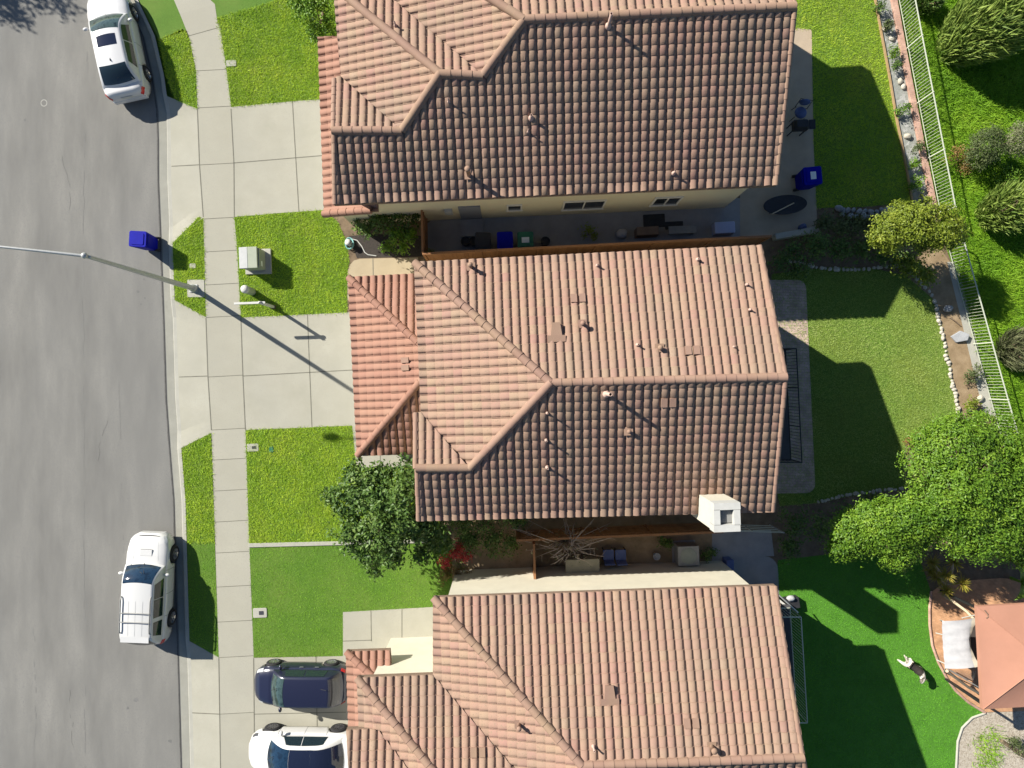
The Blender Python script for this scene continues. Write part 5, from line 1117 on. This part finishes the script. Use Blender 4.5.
for (x, y, h, wd) in ((1016, 560, 1.1, .2), (1013, 600, .9, .17), (1021, 582, .9, .15)):
    e = P(x, y, h) - o; s0 = Vector((0, 0, .6)); rows = []
    for i in range(9):
        t_ = i / 8; c = s0.lerp(e, t_) + Vector((0, 0, .25 * math.sin(t_ * math.pi))); d = (e - s0); sd = Vector((-d.y, d.x, 0)).normalized() * wd * math.sin(math.pi * (.08 + .92 * t_) ** .8) ; rows.append([c - sd + Vector((0, 0, .05)), c, c + sd + Vector((0, 0, .05))])
    b = MB(); b.grid(rows, True); b.build('leaf', M['leaf_banana'], bn)
# ------------------------------------------------------------------ stones
def stone_proto(m, r):
    b = MB(); b.blob((0, 0, r * .4), (r, r * .8, r * .62), 9, 6, .16, val=rnd.random()); return b.build('edging_stone', m, None, origin=(0, 0, 0))
protos = [stone_proto(M['stone'], r) for r in (.095, .11, .085, .10)]; used = [False] * 4
def along(line, step):
    out = []; carry = 0
    for a, b in zip(line, line[1:]):
        a = Vector(a); b = Vector(b); L = (b - a).length; s = carry
        while s < L: out.append(a.lerp(b, s / L)); s += step * rnd.uniform(.8, 1.25)
        carry = s - L
    return out
def stones(line, step, label, group, sc=(.75, 1.25)):
    for q in along(line, step):
        k = rnd.randrange(4); o = protos[k] if not used[k] else protos[k].copy()
        if used[k]: C.objects.link(o)
        used[k] = True; o.location = P(q.x + rnd.uniform(-.9, .9), q.y + rnd.uniform(-.6, .6)); o.rotation_euler = (0, 0, rnd.uniform(0, 6.28)); s = rnd.uniform(*sc); o.scale = (s, s, s * rnd.uniform(.8, 1.1)); tag(o, label, 'stone', group)
stones([(934.5, 301), (938, 318), (944, 345), (950, 375), (956, 400), (957.3, 418)], 3.6, 'pale edging stone in the row between the sunny lawn and the bare soil bed', 'pale stones edging the soil bed')
stones([(790, 261), (800, 263), (817, 267.4), (832, 269.5), (863, 269.5), (886, 267), (900, 266), (912, 275), (926, 288), (933, 298)], 4.4, 'pale edging stone in the shaded row north of the middle back lawn', 'pale stones edging the shaded bed')
stones([(818, 502), (830, 499), (842, 495.5), (856, 494), (880, 490), (904, 488.5)], 3.8, 'pale edging stone in the row below the middle back lawn, under the bright tree', 'pale stones south of the lawn', (.6, 1.0))
for k in range(4):
    if not used[k]: bpy.data.objects.remove(protos[k])
for i, (x, y, r, mm, lb) in enumerate([(979, 398.5, 4, 'stone', 'lone pale boulder at the lower end of the soil bed'), (947, 309, 4.5, 'stone_grey', 'grey rock at the shaded upper end of the soil bed'), (885, 29, 3.3, 'stone', 'pale rock at the top of the rocky bed'), (891, 39, 3, 'stone', 'second pale rock from the top of the rocky bed'), (899, 61, 3, 'stone', 'pale rock touching the brick wall foot'),
     (899.5, 82, 3.3, 'stone', 'tan rock in the middle of the rocky bed'), (903, 87, 3, 'stone', 'whitish rock just below the tan one in the rocky bed'), (899, 117, 3.4, 'stone', 'pale rock below the broad bright plant'), (907, 137, 3.8, 'stone', 'largest pale rock in the lower rocky bed')]):
    b = MB(); rr = r / PPM; b.blob((0, 0, rr * .35), (rr * 1.1, rr * .8, rr * (.3 if 'slate' in lb else .65)), 10, 6, .14, val=rnd.random()); o = b.build('rock', M[mm], None, origin=(0, 0, 0)); o.location = P(x, y); o.rotation_euler = (0, 0, rnd.uniform(0, 3)); tag(o, lb, 'rock', 'rocks in the garden beds')
b = MB(); q = P(958, 337); b.add([(q.x + x, q.y + y, zz) for zz in (0, 1) for (x, y, zz) in ([(-.34, .02, .0), (-.12, -.24, .0), (.3, -.16, .0), (.36, .1, .0), (.05, .26, .0)] if zz == 0 else [(-.33, .02, .06), (-.11, -.23, .10), (.29, -.15, .19), (.35, .1, .21), (.05, .25, .12)])], [(0, 4, 3, 2, 1), (5, 6, 7, 8, 9)] + [(k, (k + 1) % 5, 5 + (k + 1) % 5, 5 + k) for k in range(5)]); tag(bevel(b.build('slate_slab', M['stone_grey']), .02), 'flat dark slate slab leaning in the soil bed', 'slab')
pr = None
for (x, y) in along([(838, 209), (855, 211), (872, 213), (890, 209), (904, 206)], 5.2) + along([(842, 215), (860, 217), (880, 217), (900, 212)], 6.5):
    if pr is None: b = MB(); b.blob((0, 0, .07), (.15, .11, .12), 9, 6, .15); pr = b.build('wall_stone', M['stone_grey'], None, origin=(0, 0, 0)); o = pr
    else: o = pr.copy(); C.objects.link(o)
    o.location = P(x, y + rnd.uniform(-1, 1)); o.rotation_euler = (0, 0, rnd.uniform(0, 6)); s = rnd.uniform(.7, 1.25); o.scale = (s, s, s); tag(o, 'grey stone of the shaded rockery below the upper back lawn', 'stone', 'rockery stones in the shade')
# ================================================================== FENCES
def wood_fence(label, a, b, h, cat='fence', name='wooden_fence'):
    a = Vector(a); b = Vector(b); L = (b - a).length; d = (b - a).normalized(); ang = math.atan2(d.y, d.x); t = thing(name, label, cat, (a.x, a.y, 0), ang)
    n = max(1, round(L / 2.4))
    for i in range(n):
        x0, x1 = i * L / n + .05, (i + 1) * L / n - .05; p = MB(); k = max(1, int((x1 - x0) / .145)); w = (x1 - x0) / k
        for j in range(k): p.box((x0 + w * (j + .5), rnd.uniform(-.002, .002), (h - .06) / 2 + .03 + rnd.uniform(-.008, .008)), (w - .006, .02, h - .06), 0, 0, rnd.random())
        p.build('board_panel', M['wood'], t)
    for i in range(n + 1): p = MB(); p.box((min(max(i * L / n, .05), L - .05), 0, h / 2), (.095, .095, h), 0, 0, .4); p.build('post', M['wood'], t)
    for z in (.35, h - .3): r = MB(); r.box((L / 2, .032, z), (L - .1, .04, .09), 0, 0, .5); r.build('rail', M['wood'], t)
    r = MB(); r.box((L / 2, .0, h + .015), (L, .085, .03), 0, 0, .8); r.build('cap_rail', M['wood'], t); return t
wood_fence('long brown wooden fence along the top eaves of the middle house', G(-84, -122).xy, G(243, -138.5).xy, 1.8)
wood_fence('short brown wooden fence closing the side yard beside the planted corner', G(-85, -168).xy, G(-84, -124).xy, 1.7)
wood_fence('rust brown wooden fence along the lower eaves of the middle house', G(4, 146.5).xy, G(198, 138.5).xy, 1.8)
wood_fence('narrow wooden gate between the rust brown fence and the cream wall', G(20.5, 150).xy, G(21.5, 183).xy, 1.75, 'gate', 'wooden_gate')
def iron_fence(label, pts, zb, zt, m):
    t = thing('iron_fence', label, 'fence', (pts[0].x, pts[0].y, 0)); o = pts[0].copy(); o.z = 0; L = [p - Vector((o.x, o.y, 0)) for p in pts]
    for i, p in enumerate(L):
        b = MB(); b.box((p.x, p.y, (zb + zt + .04) / 2), (.042, .042, zt + .04 - zb)); b.build('post', m, t)
    for a, c in zip(L, L[1:]):
        ang = math.atan2((c - a).y, (c - a).x); mid = (a + c) / 2; ln = (c - a).length
        for z, hh in ((zt, .032), (zb + .1, .02)): b = MB(); b.box((mid.x, mid.y, z), (ln - .05, .034 if z == zt else .02, hh), ang); b.build('rail', m, t)
        b = MB(); n = int(ln / .125)
        for k in range(1, n): q = a.lerp(c, k / n); b.box((q.x, q.y, (zb + .115 + zt - .02) / 2), (.013, .013, zt - .02 - zb - .115), ang)
        b.build('picket_panel', m, t)
    return t
def fl(y):                                    # fence line on the plan
    L = [(-160, 869), (0, 896), (210, 936.5), (265, 951), (415, 993), (480, 1012)]
    for (y0, x0), (y1, x1) in zip(L, L[1:]):
        if y0 <= y <= y1: return x0 + (x1 - x0) * (y - y0) / (y1 - y0)
iron_fence('cream painted iron fence standing on the low brick wall', [P(fl(y), y) for y in (-116, -61, -6, 49.5, 104, 158.8, 214)], .10, 1.15, M['iron_white'])
iron_fence('cream painted iron fence beside the concrete strip of the middle yard', [P(fl(y), y) for y in (236, 290, 344, 399, 452)], .03, 1.12, M['iron_white'])
mb = MB(); pts = [P(fl(y) - 3.6, y) for y in (-120, -30, 52, 104, 156, 222)]
for a, b in zip(pts, pts[1:]): mb.box((a.x / 2 + b.x / 2, a.y / 2 + b.y / 2, .06), ((b - a).length + .03, .24, .12), math.atan2((b - a).y, (b - a).x))
tag(bevel(mb.build('brick_wall', M['brickwall']), .01), 'low pinkish brick wall under the upper iron fence', 'wall')
mb = MB(); a, b = P(772, 238.5), P(815, 231); mb.box(((a + b) / 2) + Vector((0, 0, .2)), ((b - a).length, .24, .4), math.atan2((b - a).y, (b - a).x)); tag(bevel(mb.build('garden_wall', M['kerb']), .01), 'short grey garden wall continuing from the end of the wooden fence', 'wall')
t = thing('wire_fence', 'thin pale wire fence from the chimney to the shaded hedge', 'fence', tuple(G(200, 139)))
for i in range(3): b = MB(); b.tube([(i * 1.2, -i * .04, 0), (i * 1.2, -i * .04, 1.5)], .025, 8); b.build('post', M['galv'], t)
b = MB()
for z in (.2, .55, .9, 1.25, 1.48): b.tube([(0, 0, z), (2.4, -.08, z)], .012, 6)
b.build('wire', M['iron_white'], t)
# ================================================================== YARD THINGS
def simple(name, label, cat, mb, m, group=None, bev=0):
    o = mb.build(name, m);
    if bev: bevel(o, bev)
    return tag(o, label, cat, group)
# hose heap at the lawn corner
t = thing('garden_hose', 'tangled pale and teal garden hose by the corner of the upper garage', 'hose', tuple(P(350, 244)))
b = MB(); b.tube([(.16 * math.cos(a) * (1 + .12 * math.sin(a * .31)), .22 * math.sin(a) * (1 + .1 * math.cos(a * .23)), .03 + .012 * a / 3) for a in np.linspace(0, 6.28 * 5, 90)], .014, 6); b.build('coil', M['hose'], t)
b = MB(); b.tube([(.1, .2, .03), (.3, .15, .02), (.5, -.1, .02), (.62, -.35, .02), (.75, -.45, .02), (1.1, -.5, .02)], .022, 6); b.build('loose_end', M['white_plastic'], t)
b = MB(); b.lathe((0, 0, 0), [(.11, .0), (.11, .3), (.14, .33), (.001, .34)], 14); b.build('reel', M['white_plastic'], t)
# upper side yard
b = MB(); b.rbox((P(721.5, 230).x, P(721.5, 230).y, .24), (.84, .48, .46), .05, R(3)); simple('storage_tub', 'pale blue lidded plastic tub against the wooden fence', 'tub', b, mat('tub_blue', [(.36, .40, .55)], rough=.5))
b = MB(); b.box((P(680, 232).x, P(680, 232).y, .42), (1.15, .32, .06), R(3)); b.box((P(680, 232).x - .45, P(680, 232).y, .2), (.06, .28, .38), R(3)); b.box((P(680, 232).x + .45, P(680, 232).y, .2), (.06, .28, .38), R(3)); simple('bench', 'narrow grey bench left of the blue tub by the fence', 'bench', b, M['metal_grey'], bev=.01)
for (x, y, w, l, lb) in ((654, 221, .9, .55, 'larger dark mat lying on the side yard paving'), (674, 225.5, .75, .32, 'smaller dark mat right of the larger mat')):
    b = MB(); b.rbox((P(x, y).x, P(x, y).y, .025), (w, l, .03), .03, R(3)); simple('mat', lb, 'mat', b, M['bin_black'], 'mats on the side yard paving')
b = MB(); b.blob((P(621, 235).x, P(621, 235).y, .2), (.24, .2, .24), 12, 8, .12); simple('sack', 'crumpled pale sack by the fence near the windows', 'sack', b, M['canvas_white'])
b = MB(); b.box((P(645, 234).x, P(645, 234).y, .3), (.9, .34, .6), R(3)); simple('crate', 'dark wooden crate between the pale sack and the bench', 'crate', b, M['fascia'], bev=.015)
for i, x in enumerate((466, 474, 545)):
    b = MB(); q = P(x, 243); b.lathe(q, [(.001, 0), (.15, 0), (.2, .35), (.19, .37), (.16, .34), (.001, .33)], 14); simple('plant_pot', ['black plant pot at the left end of the bin row', 'dark plant pot beside the black bin', 'black plant pot right of the green bin'][i], 'pot', b, M['bin_black'], 'plant pots by the bins')
tree('potted_plant', 'straggly yellow potted plant in the side yard below the first window', 'plant', P(589, 232), [(589, 230, .7, 6), (585, 235, .5, 4), (594, 236, .4, 4)], 30, 9, .07, .1, M['leaf_yellow'], r0=.02, inner=.3)
t = thing('oval_table', 'low black oval table with a pale stick lying across it', 'table', tuple(P(781, 207.5)), R(5))
b = MB(); n = 28; b.prism([(.9 * math.cos(6.2832 * i / n), .4 * math.sin(6.2832 * i / n)) for i in range(n)], .42, .46); bevel(b.build('tabletop', M['bin_black'], t), .01)
for sx in (-.5, .5):
    for sy in (-.2, .2): b = MB(); b.tube([(sx, sy, 0), (sx * .95, sy * .95, .42)], .025, 8); b.build('leg', M['iron_black'], t)
b = MB(); a_, c_ = P(772, 214), P(794, 203); b.tube([(a_.x * .983, a_.y * .983, .485), (c_.x * .983, c_.y * .983, .485)], .025, 8); simple('stick', 'pale wooden stick lying on the black oval table', 'stick', b, M['wood_light'])
b = MB(); q = P(800.5, 228); b.lathe(q, [(.001, 0), (.12, 0), (.13, .3), (.06, .38), (.05, .46), (.001, .47)], 14); b.box((q.x + .05, q.y - .08, .2), (.14, .12, .25)); simple('watering_can', 'blue and white jug standing at the end of the fence', 'jug', b, M['cushion_blue'])
# chair set on the upper patio
t = thing('patio_chair', 'black patio chair with two round blue cushions', 'chair', tuple(P(796, 117)), R(80))
b = MB(); b.lathe((0, 0, .42), [(.001, 0), (.22, 0), (.25, .04), (.22, .09), (.001, .10)], 18); b.build('seat', M['cushion_blue'], t)
b = MB(); b.blob((.33, .0, .72), (.09, .22, .24), 14, 9); b.build('backrest', M['cushion_blue'], t)
for sx, sy in ((-.2, -.2), (-.2, .2), (.22, -.2), (.22, .2)): b = MB(); b.tube([(sx * 1.2, sy * 1.2, 0), (sx, sy, .42)], .016, 6); b.build('leg', M['iron_black'], t)
b = MB(); b.tube([(.22, -.24, .4), (.36, -.24, .9), (.36, .24, .9), (.22, .24, .4)], .016, 6); b.build('back_frame', M['iron_black'], t)
t = thing('barbecue', 'small black barbecue cart below the blue cushioned chair', 'barbecue', tuple(P(793, 132)), R(2))
b = MB(); b.rbox((0, 0, .72), (.62, .42, .22), .06); b.build('firebox', M['bin_black'], t); b = MB(); b.lathe((-.28, 0, .84), [(.21, 0), (.2, .08), (.12, .16), (.001, .19)], 16, axis='Z'); 
b = MB(); b.rbox((0, 0, .90), (.6, .4, .14), .1, top=.8); b.build('hood', M['bin_black'], t); b = MB(); b.box((.45, 0, .8), (.26, .38, .03)); b.build('side_shelf', M['iron_black'], t)
for sx in (-.26, .26):
    for sy in (-.16, .16): b = MB(); b.box((sx, sy, .31), (.035, .035, .6)); b.build('leg', M['iron_black'], t)
# lower side yard
t = thing('storage_cabinet', 'olive grey garden storage cabinet with a slightly sloping lid', 'cabinet', tuple(P(580, 561.5)), R(2)); z_ = 1.05
b = MB(); b.box((0, 0, .5), (1.28, .66, 1.0)); bevel(b.build('body', M['box_olive'], t), .015); b = MB(); b.box((0, 0, 1.04), (1.36, .74, .06), M=Matrix.Rotation(R(4), 4, 'X')); bevel(b.build('lid', M['box_olive'], t), .012); b = MB(); b.box((0, .345, .55), (.02, .02, .9)); b.box((.06, .345, .6), (.02, .03, .14)); b.build('handle', M['metal_grey'], t)
def side_chair(label, x, y):
    t = thing('garden_chair', label, 'chair', tuple(P(x, y)), R(2), 'blue garden chairs')
    b = MB(); b.rbox((0, 0, .43), (.44, .44, .06), .05); b.build('seat', M['cushion_blue'], t); b = MB(); b.box((0, -.25, .66), (.42, .05, .42), M=Matrix.Rotation(R(12), 4, 'X')); bevel(b.build('backrest', M['cushion_blue'], t), .015)
    for sx in (-.2, .2):
        for sy in (-.2, .2): b = MB(); b.box((sx, sy, .2), (.035, .035, .4)); b.build('leg', M['iron_black'], t)
    return t
side_chair('blue garden chair next to the olive storage cabinet', 607, 552.5); side_chair('blue garden chair farther from the olive cabinet', 619, 552.5)
t = thing('air_conditioner', 'grey boxy air conditioner unit standing by the cream wall', 'air conditioner', tuple(P(683.5, 551)), R(2))
b = MB(); b.box((0, 0, .45), (.86, .8, .78)); bevel(b.build('casing', M['metal_grey'], t), .02); b = MB(); b.lathe((0, 0, .845), [(.001, 0), (.06, .015), (.3, .015), (.33, 0)], 24); b.build('fan_grille', M['util_dark'], t); b = MB(); b.box((0, 0, .03), (.96, .9, .06)); b.build('base', M['slab_grey'], t)
b = MB(); q = P(655.5, 555); b.lathe(q, [(.001, 0), (.11, 0), (.15, .26), (.155, .28), (.12, .27), (.1, .2), (.001, .2)], 18); simple('plant_pot', 'pale round pot on the bare soil left of the air conditioner', 'pot', b, M['util_grey'])
b = MB(); b.box((P(611, 570).x, P(611, 570).y, .1), (.8, .16, .18), R(2)); simple('planter', 'long dark planter trough against the cream wall', 'planter', b, M['bin_black'], bev=.02)
tree('weed', 'dark weeds growing beside the air conditioner', 'weed', P(663, 543), [(662, 541, .25, 6), (668, 544, .2, 5)], 26, 10, .07, .1, M['leaf_dark'], trunk=False, inner=.3)
tree('weed', 'dark weeds at the corner of the grey patio slab', 'weed', P(707, 555), [(706, 556, .3, 7), (713, 552, .25, 5)], 26, 10, .07, .1, M['leaf_dark'], trunk=False, inner=.3)
b = MB(); q = P(726, 563); b.box((q.x, q.y, .3), (.3, .55, .6), R(2)); simple('cool_box', 'blue upright box on the shaded grey patio by the lower house', 'box', b, M['cushion_blue'], bev=.03)
b = MB(); b.tube([P(776.5, 593, 1.7), P(798, 612.5, 1.2)], .03, 8); b.tube([P(797, 611.5, 1.2) , P(797, 611.5, 1.2) * 1.0 + Vector((0, 0, -1.19))], .025, 8); simple('clothes_pole', 'white pole sticking out from under the lower eaves', 'pole', b, M['white_plastic'])
b = MB(); q = P(789, 601); b.box((q.x, q.y, .18), (.6, .45, .36), R(10)); simple('crate', 'black crate beside the corner of the lower house', 'crate', b, M['bin_black'], bev=.02)
b = MB(); q = P(789, 598); b.blob((q.x - .1, q.y + .12, .43), (.17, .12, .09), 12, 8, .15); simple('cloth', 'white cloth bundled on top of the black crate', 'cloth', b, M['canvas_white'])
b = MB(); q = P(1012, 748); b.tube([q + Vector((-.5, .35, .09)), q + Vector((0, 0, .1)), q + Vector((.6, -.4, .09))], [.07, .085, .08], 9); simple('log', 'dark log lying at the edge of the gravel bed', 'log', b, M['bark'])
tree('gravel_plant', 'spiky grey plant next to the dark log in the gravel', 'plant', P(1014, 745), [(1014, 742, .25, 9), (1022, 752, .25, 8)], 40, 10, .09, .14, M['leaf_olive'], trunk=False, inner=.3, aspect=.2)
b = MB()
b.tube([P(950, 318) + Vector((0, 0, .04)), P(955, 322) + Vector((0, 0, .08)), P(960, 326) + Vector((0, 0, .04))], .022, 6); simple('dead_branch', 'short dead branch lying on the soil bed', 'branch', b, M['bark'])
# ------------------------------------------------------------------ gazebo
gz = thing('gazebo', 'salmon coloured hipped canopy gazebo at the lower right', 'gazebo', tuple(G(475, 248)), R(3.2))
b = MB(); hs, e_h, a_h = 1.96, 2.42, 3.08; rows = []
n = 16
cs = [(-hs, hs), (hs, hs), (hs, -hs), (-hs, -hs)]
for k in range(4):
    a_, c_ = Vector((*cs[k], e_h)), Vector((*cs[(k + 1) % 4], e_h)); rr = []
    for i in range(n + 1):
        t_ = i / n; r = []
        for j in range(n + 1):
            u = j / n; e = a_.lerp(c_, u); q = e.lerp(Vector((0, 0, a_h)), t_); sag = .07 * math.sin(math.pi * u) * math.sin(math.pi * min(1, t_ * 1.1)) * (1 - t_ * .5); r.append((q.x, q.y, q.z - sag))
        rr.append(r)
    b.grid(rr, True, flip=True)
    b.add([a_, c_, c_ - Vector((0, 0, .16)), a_ - Vector((0, 0, .16))], [(0, 1, 2, 3)])
b.build('canopy', M['canvas_salmon'], gz)
for k in range(4): b = MB(); b.tube([(cs[k][0] * .99, cs[k][1] * .99, e_h + .012), (0, 0, a_h + .012)], .018, 6); b.build('canopy_seam', M['canvas_salmon'], gz)
for (sx, sy) in cs: b = MB(); b.box((sx * .94, sy * .94, e_h / 2 - .02), (.08, .08, e_h - .1)); b.build('post', M['iron_black'], gz)
b = MB()
for k in range(4): a_, c_ = cs[k], cs[(k + 1) % 4]; b.tube([(a_[0] * .94, a_[1] * .94, e_h - .09), (c_[0] * .94, c_[1] * .94, e_h - .09)], .025, 6)
b.build('frame', M['iron_black'], gz)
b = MB(); b.tube([(-hs + .22, hs - .12, e_h + .09), (-hs + .3, hs - .25, e_h + .12), (-hs + .33, hs - .38, e_h + .11), (-hs + .26, hs - .42, e_h + .1)], .02, 6); b.build('strap', M['fascia'], gz)
# ------------------------------------------------------------------ canopy swing
o = P(964, 645); sw = thing('canopy_swing', 'white canopied swing seat on pale curved beams beside the gazebo', 'swing seat', tuple(o))
rows = []
A, B_, C_, D_ = P(942, 621, 1.75), P(978, 617, 1.98), P(945, 668.5, 1.75), P(980, 666, 1.98)
for i in range(15):
    u = i / 14; l = A.lerp(C_, u); r = B_.lerp(D_, u); row = []
    for j in range(11):
        v = j / 10; q = l.lerp(r, v); cut = .30 * math.sin(math.pi * u) if j > 7 else 0
        q = q + (l - r).normalized() * cut * ((j - 7) / 3 if j > 7 else 0); row.append(q - o + Vector((0, 0, .10 * math.sin(math.pi * v) - .04 * math.sin(math.pi * u) + .018 * math.sin(u * 31 + v * 4))))
    rows.append(row)
b = MB(); b.grid(rows, True); b.build('canopy', M['canvas_white'], sw)
b = MB(); b.grid([[q + Vector((0, 0, .03)) for q in r[8:]] for r in rows], True); b.build('canopy_band', mat('canvas_cream', [(.56, .50, .40)], rough=.9), sw)
for pts in (((944, 596, .05), (954, 602, .7), (966, 611, 1.25), (979, 624, 1.7)), ((947, 671, 1.6), (956, 678, 1.2), (968, 687, .7), (982, 695, .05))):
    b = MB(); b.tube([P(*q) - o for q in pts], [.06, .055, .055, .05], 8); b.build('beam', M['wood_light'], sw)
for pts in (((936, 633, 1.2), (944, 635, 1.72)), ((937, 660, 1.2), (946, 664, 1.72)), ((940, 620, .1), (943, 621, 1.75)), ((944, 672, .1), (946, 668, 1.75)), ((962, 618, 1.85), (980, 614, 1.7)), ((948, 669, 1.7), (980, 688, .9))):
    b = MB(); b.tube([P(*q) - o for q in pts], .022, 6); b.build('strut', M['white_plastic'], sw)
b = MB(); c0 = P(973, 645, .5) - o; b.rbox((c0.x, c0.y, .48), (.9, 1.7, .14), .12); b.build('seat', mat('seat_dark', [(.06, .05, .045)], rough=.9), sw)
b = MB(); b.box((c0.x + .5, c0.y, .8), (.12, 1.6, .55), M=Matrix.Rotation(R(14), 4, 'Y')); bevel(b.build('backrest', M['canvas_white'], sw), .03)
b = MB()
for i in range(16): a_ = P(947 + i * 1.9, 669.5 + i * .1, 1.7) - o; c_ = P(966 + i * .5, 680, .9) - o; b.tube([a_, c_], .006, 4, caps=False)
b.build('netting', M['canvas_white'], sw)
# ------------------------------------------------------------------ dog
def skin_mesh(name, V, E, Rd, root, m, lvl=2):
    me = bpy.data.meshes.new(name); me.from_pydata(V, E, []); o = bpy.data.objects.new(name, me); C.objects.link(o)
    md = o.modifiers.new('skin', 'SKIN'); md.use_smooth_shade = True; o.modifiers.new('sub', 'SUBSURF').levels = lvl
    for i, r in enumerate(Rd): me.skin_vertices[0].data[i].radius = (r, r) if not hasattr(r, '__len__') else r
    me.skin_vertices[0].data[root].use_root = True
    bpy.context.view_layer.update(); dg = bpy.context.evaluated_depsgraph_get(); nm = bpy.data.meshes.new_from_object(o.evaluated_get(dg)); bpy.data.objects.remove(o)
    nm.name = name; nm.materials.clear(); nm.materials.append(m); o = bpy.data.objects.new(name, nm); C.objects.link(o); return o
V = [(-.30, 0, .47), (-.10, 0, .49), (.12, 0, .475), (.27, 0, .47), (.38, -.05, .56), (.46, -.16, .60), (.50, -.30, .575),        # 0-6 spine, neck, head, muzzle
     (-.30, .10, .42), (-.24, .11, .27), (-.34, .11, .15), (-.31, .115, .03), (-.25, .115, .02), (-.30, -.10, .42), (-.38, -.11, .28), (-.48, -.11, .16), (-.46, -.115, .03), (-.40, -.115, .02),
     (.26, .09, .38), (.24, .10, .24), (.27, .10, .12), (.27, .10, .03), (.32, .10, .02), (.26, -.09, .38), (.30, -.10, .25), (.36, -.10, .13), (.38, -.10, .03), (.43, -.10, .02),
     (-.40, .02, .50), (-.52, .08, .47), (-.62, .14, .40)]
E = [(0, 1), (1, 2), (2, 3), (3, 4), (4, 5), (5, 6), (0, 7), (7, 8), (8, 9), (9, 10), (10, 11), (0, 12), (12, 13), (13, 14), (14, 15), (15, 16), (3, 17), (17, 18), (18, 19), (19, 20), (20, 21), (3, 22), (22, 23), (23, 24), (24, 25), (25, 26), (0, 27), (27, 28), (28, 29)]
Rd = [.125, .13, .14, .145, .10, .095, .05, .085, .06, .038, .03, .028, .085, .06, .038, .03, .028, .07, .045, .034, .03, .028, .07, .045, .034, .03, .028, .045, .035, .02]
M['fur'] = mat('dog_fur', [(.03, .025, .02), (.06, .05, .042), (.40, .36, .30), (.62, .58, .50)], scale=9, rough=.8, attr=.8, bump=.5, bscale=60, coord='obj')
dg_ = thing('dog', 'brown black and white dog walking on the sunlit turf', 'dog', tuple(P(908, 663) + Vector((0, 0, .006))), R(-36))
V = [(x, y * 1.25, z) for x, y, z in V]; Rd = [r * (1.22 if r > .08 else 1.1) for r in Rd]
o = skin_mesh('body', V, E, Rd, 1, M['fur']); o.parent = dg_
at = o.data.attributes.new('val', 'FLOAT', 'FACE'); vv = []
for p in o.data.polygons:
    c = p.center; s = .95
    if c.z > .40 and -.30 < c.x < .30 and abs(c.y) < .2: s = .0 if c.z > .47 else .25
    if c.x > .36 and c.y < -.06 and c.z > .5: s = .35 if abs(c.x - .46 - (c.y + .16) * -.25) > .035 else .95
    if c.x < -.42 and c.z > .43: s = .6
    vv.append(min(1, max(0, s + rnd.uniform(-.06, .06))))
at.data.foreach_set('value', vv)
M['fur_dark'] = mat('fur_dark', [(.08, .06, .045)], rough=.8)
for s in (-1, 1):
    b = MB(); q = Vector((.44, -.13, .66)) + Vector((.97, .24, 0)) * .075 * s; b.add([q + Vector((.03, .02, 0)), q + Vector((-.03, -.02, 0)), q + Vector((.05 * s, .03, .07)), q + Vector((0, -.035, .02))], [(0, 1, 2), (0, 2, 3), (1, 3, 2)], True); b.build('ear', M['fur_dark'], dg_)
    b = MB(); q = Vector((.475, -.235, .625)) + Vector((.97, .24, 0)) * .045 * s; b.blob(q, .012, 8, 6); b.build('eye', M['iron_black'], dg_)
b = MB(); b.blob((.513, -.355, .585), .02, 8, 6); b.build('nose', M['iron_black'], dg_)
# ================================================================== LIGHT, SKY, CAMERA
w = bpy.data.worlds.new('World'); bpy.context.scene.world = w; w.use_nodes = True
nt = w.node_tree; bg = nt.nodes['Background']; sk = nt.nodes.new('ShaderNodeTexSky'); sk.sky_type = 'NISHITA'; sk.sun_disc = False
EL = math.atan(.643); AZ = math.atan2(-.84, .542)
sk.sun_elevation = EL; sk.sun_rotation = AZ % (2 * math.pi); sk.altitude = 100; sk.air_density = 1.0; sk.dust_density = .6; sk.ozone_density = 3.0
hs = nt.nodes.new('ShaderNodeHueSaturation'); hs.inputs['Saturation'].default_value = 1.05; nt.links.new(sk.outputs[0], hs.inputs['Color']); nt.links.new(hs.outputs[0], bg.inputs[0]); bg.inputs[1].default_value = .056
sd = bpy.data.lights.new('sun', 'SUN'); sd.energy = 5.0; sd.angle = R(.53); sd.color = (1.0, .945, .85)
so = bpy.data.objects.new('sun', sd); C.objects.link(so)
tosun = Vector((-.84 * math.cos(EL), .542 * math.cos(EL), math.sin(EL))); so.rotation_euler = tosun.to_track_quat('Z', 'Y').to_euler(); so.location = tosun * 60
cd = bpy.data.cameras.new('camera'); co = bpy.data.objects.new('camera', cd); C.objects.link(co)
co.location = (0, 0, CAMH); co.rotation_euler = (0, 0, 0); cd.sensor_width = 36; cd.lens = 36 * CAMH / (1024 / PPM); cd.clip_end = 1000; cd.clip_start = .1
sc = bpy.context.scene; sc.camera = co
sc.view_settings.view_transform = 'Standard'; sc.view_settings.look = 'None'; sc.view_settings.gamma = 1; sc.view_settings.exposure = 1.0
sc.cycles.max_bounces = 6; sc.cycles.use_denoising = True
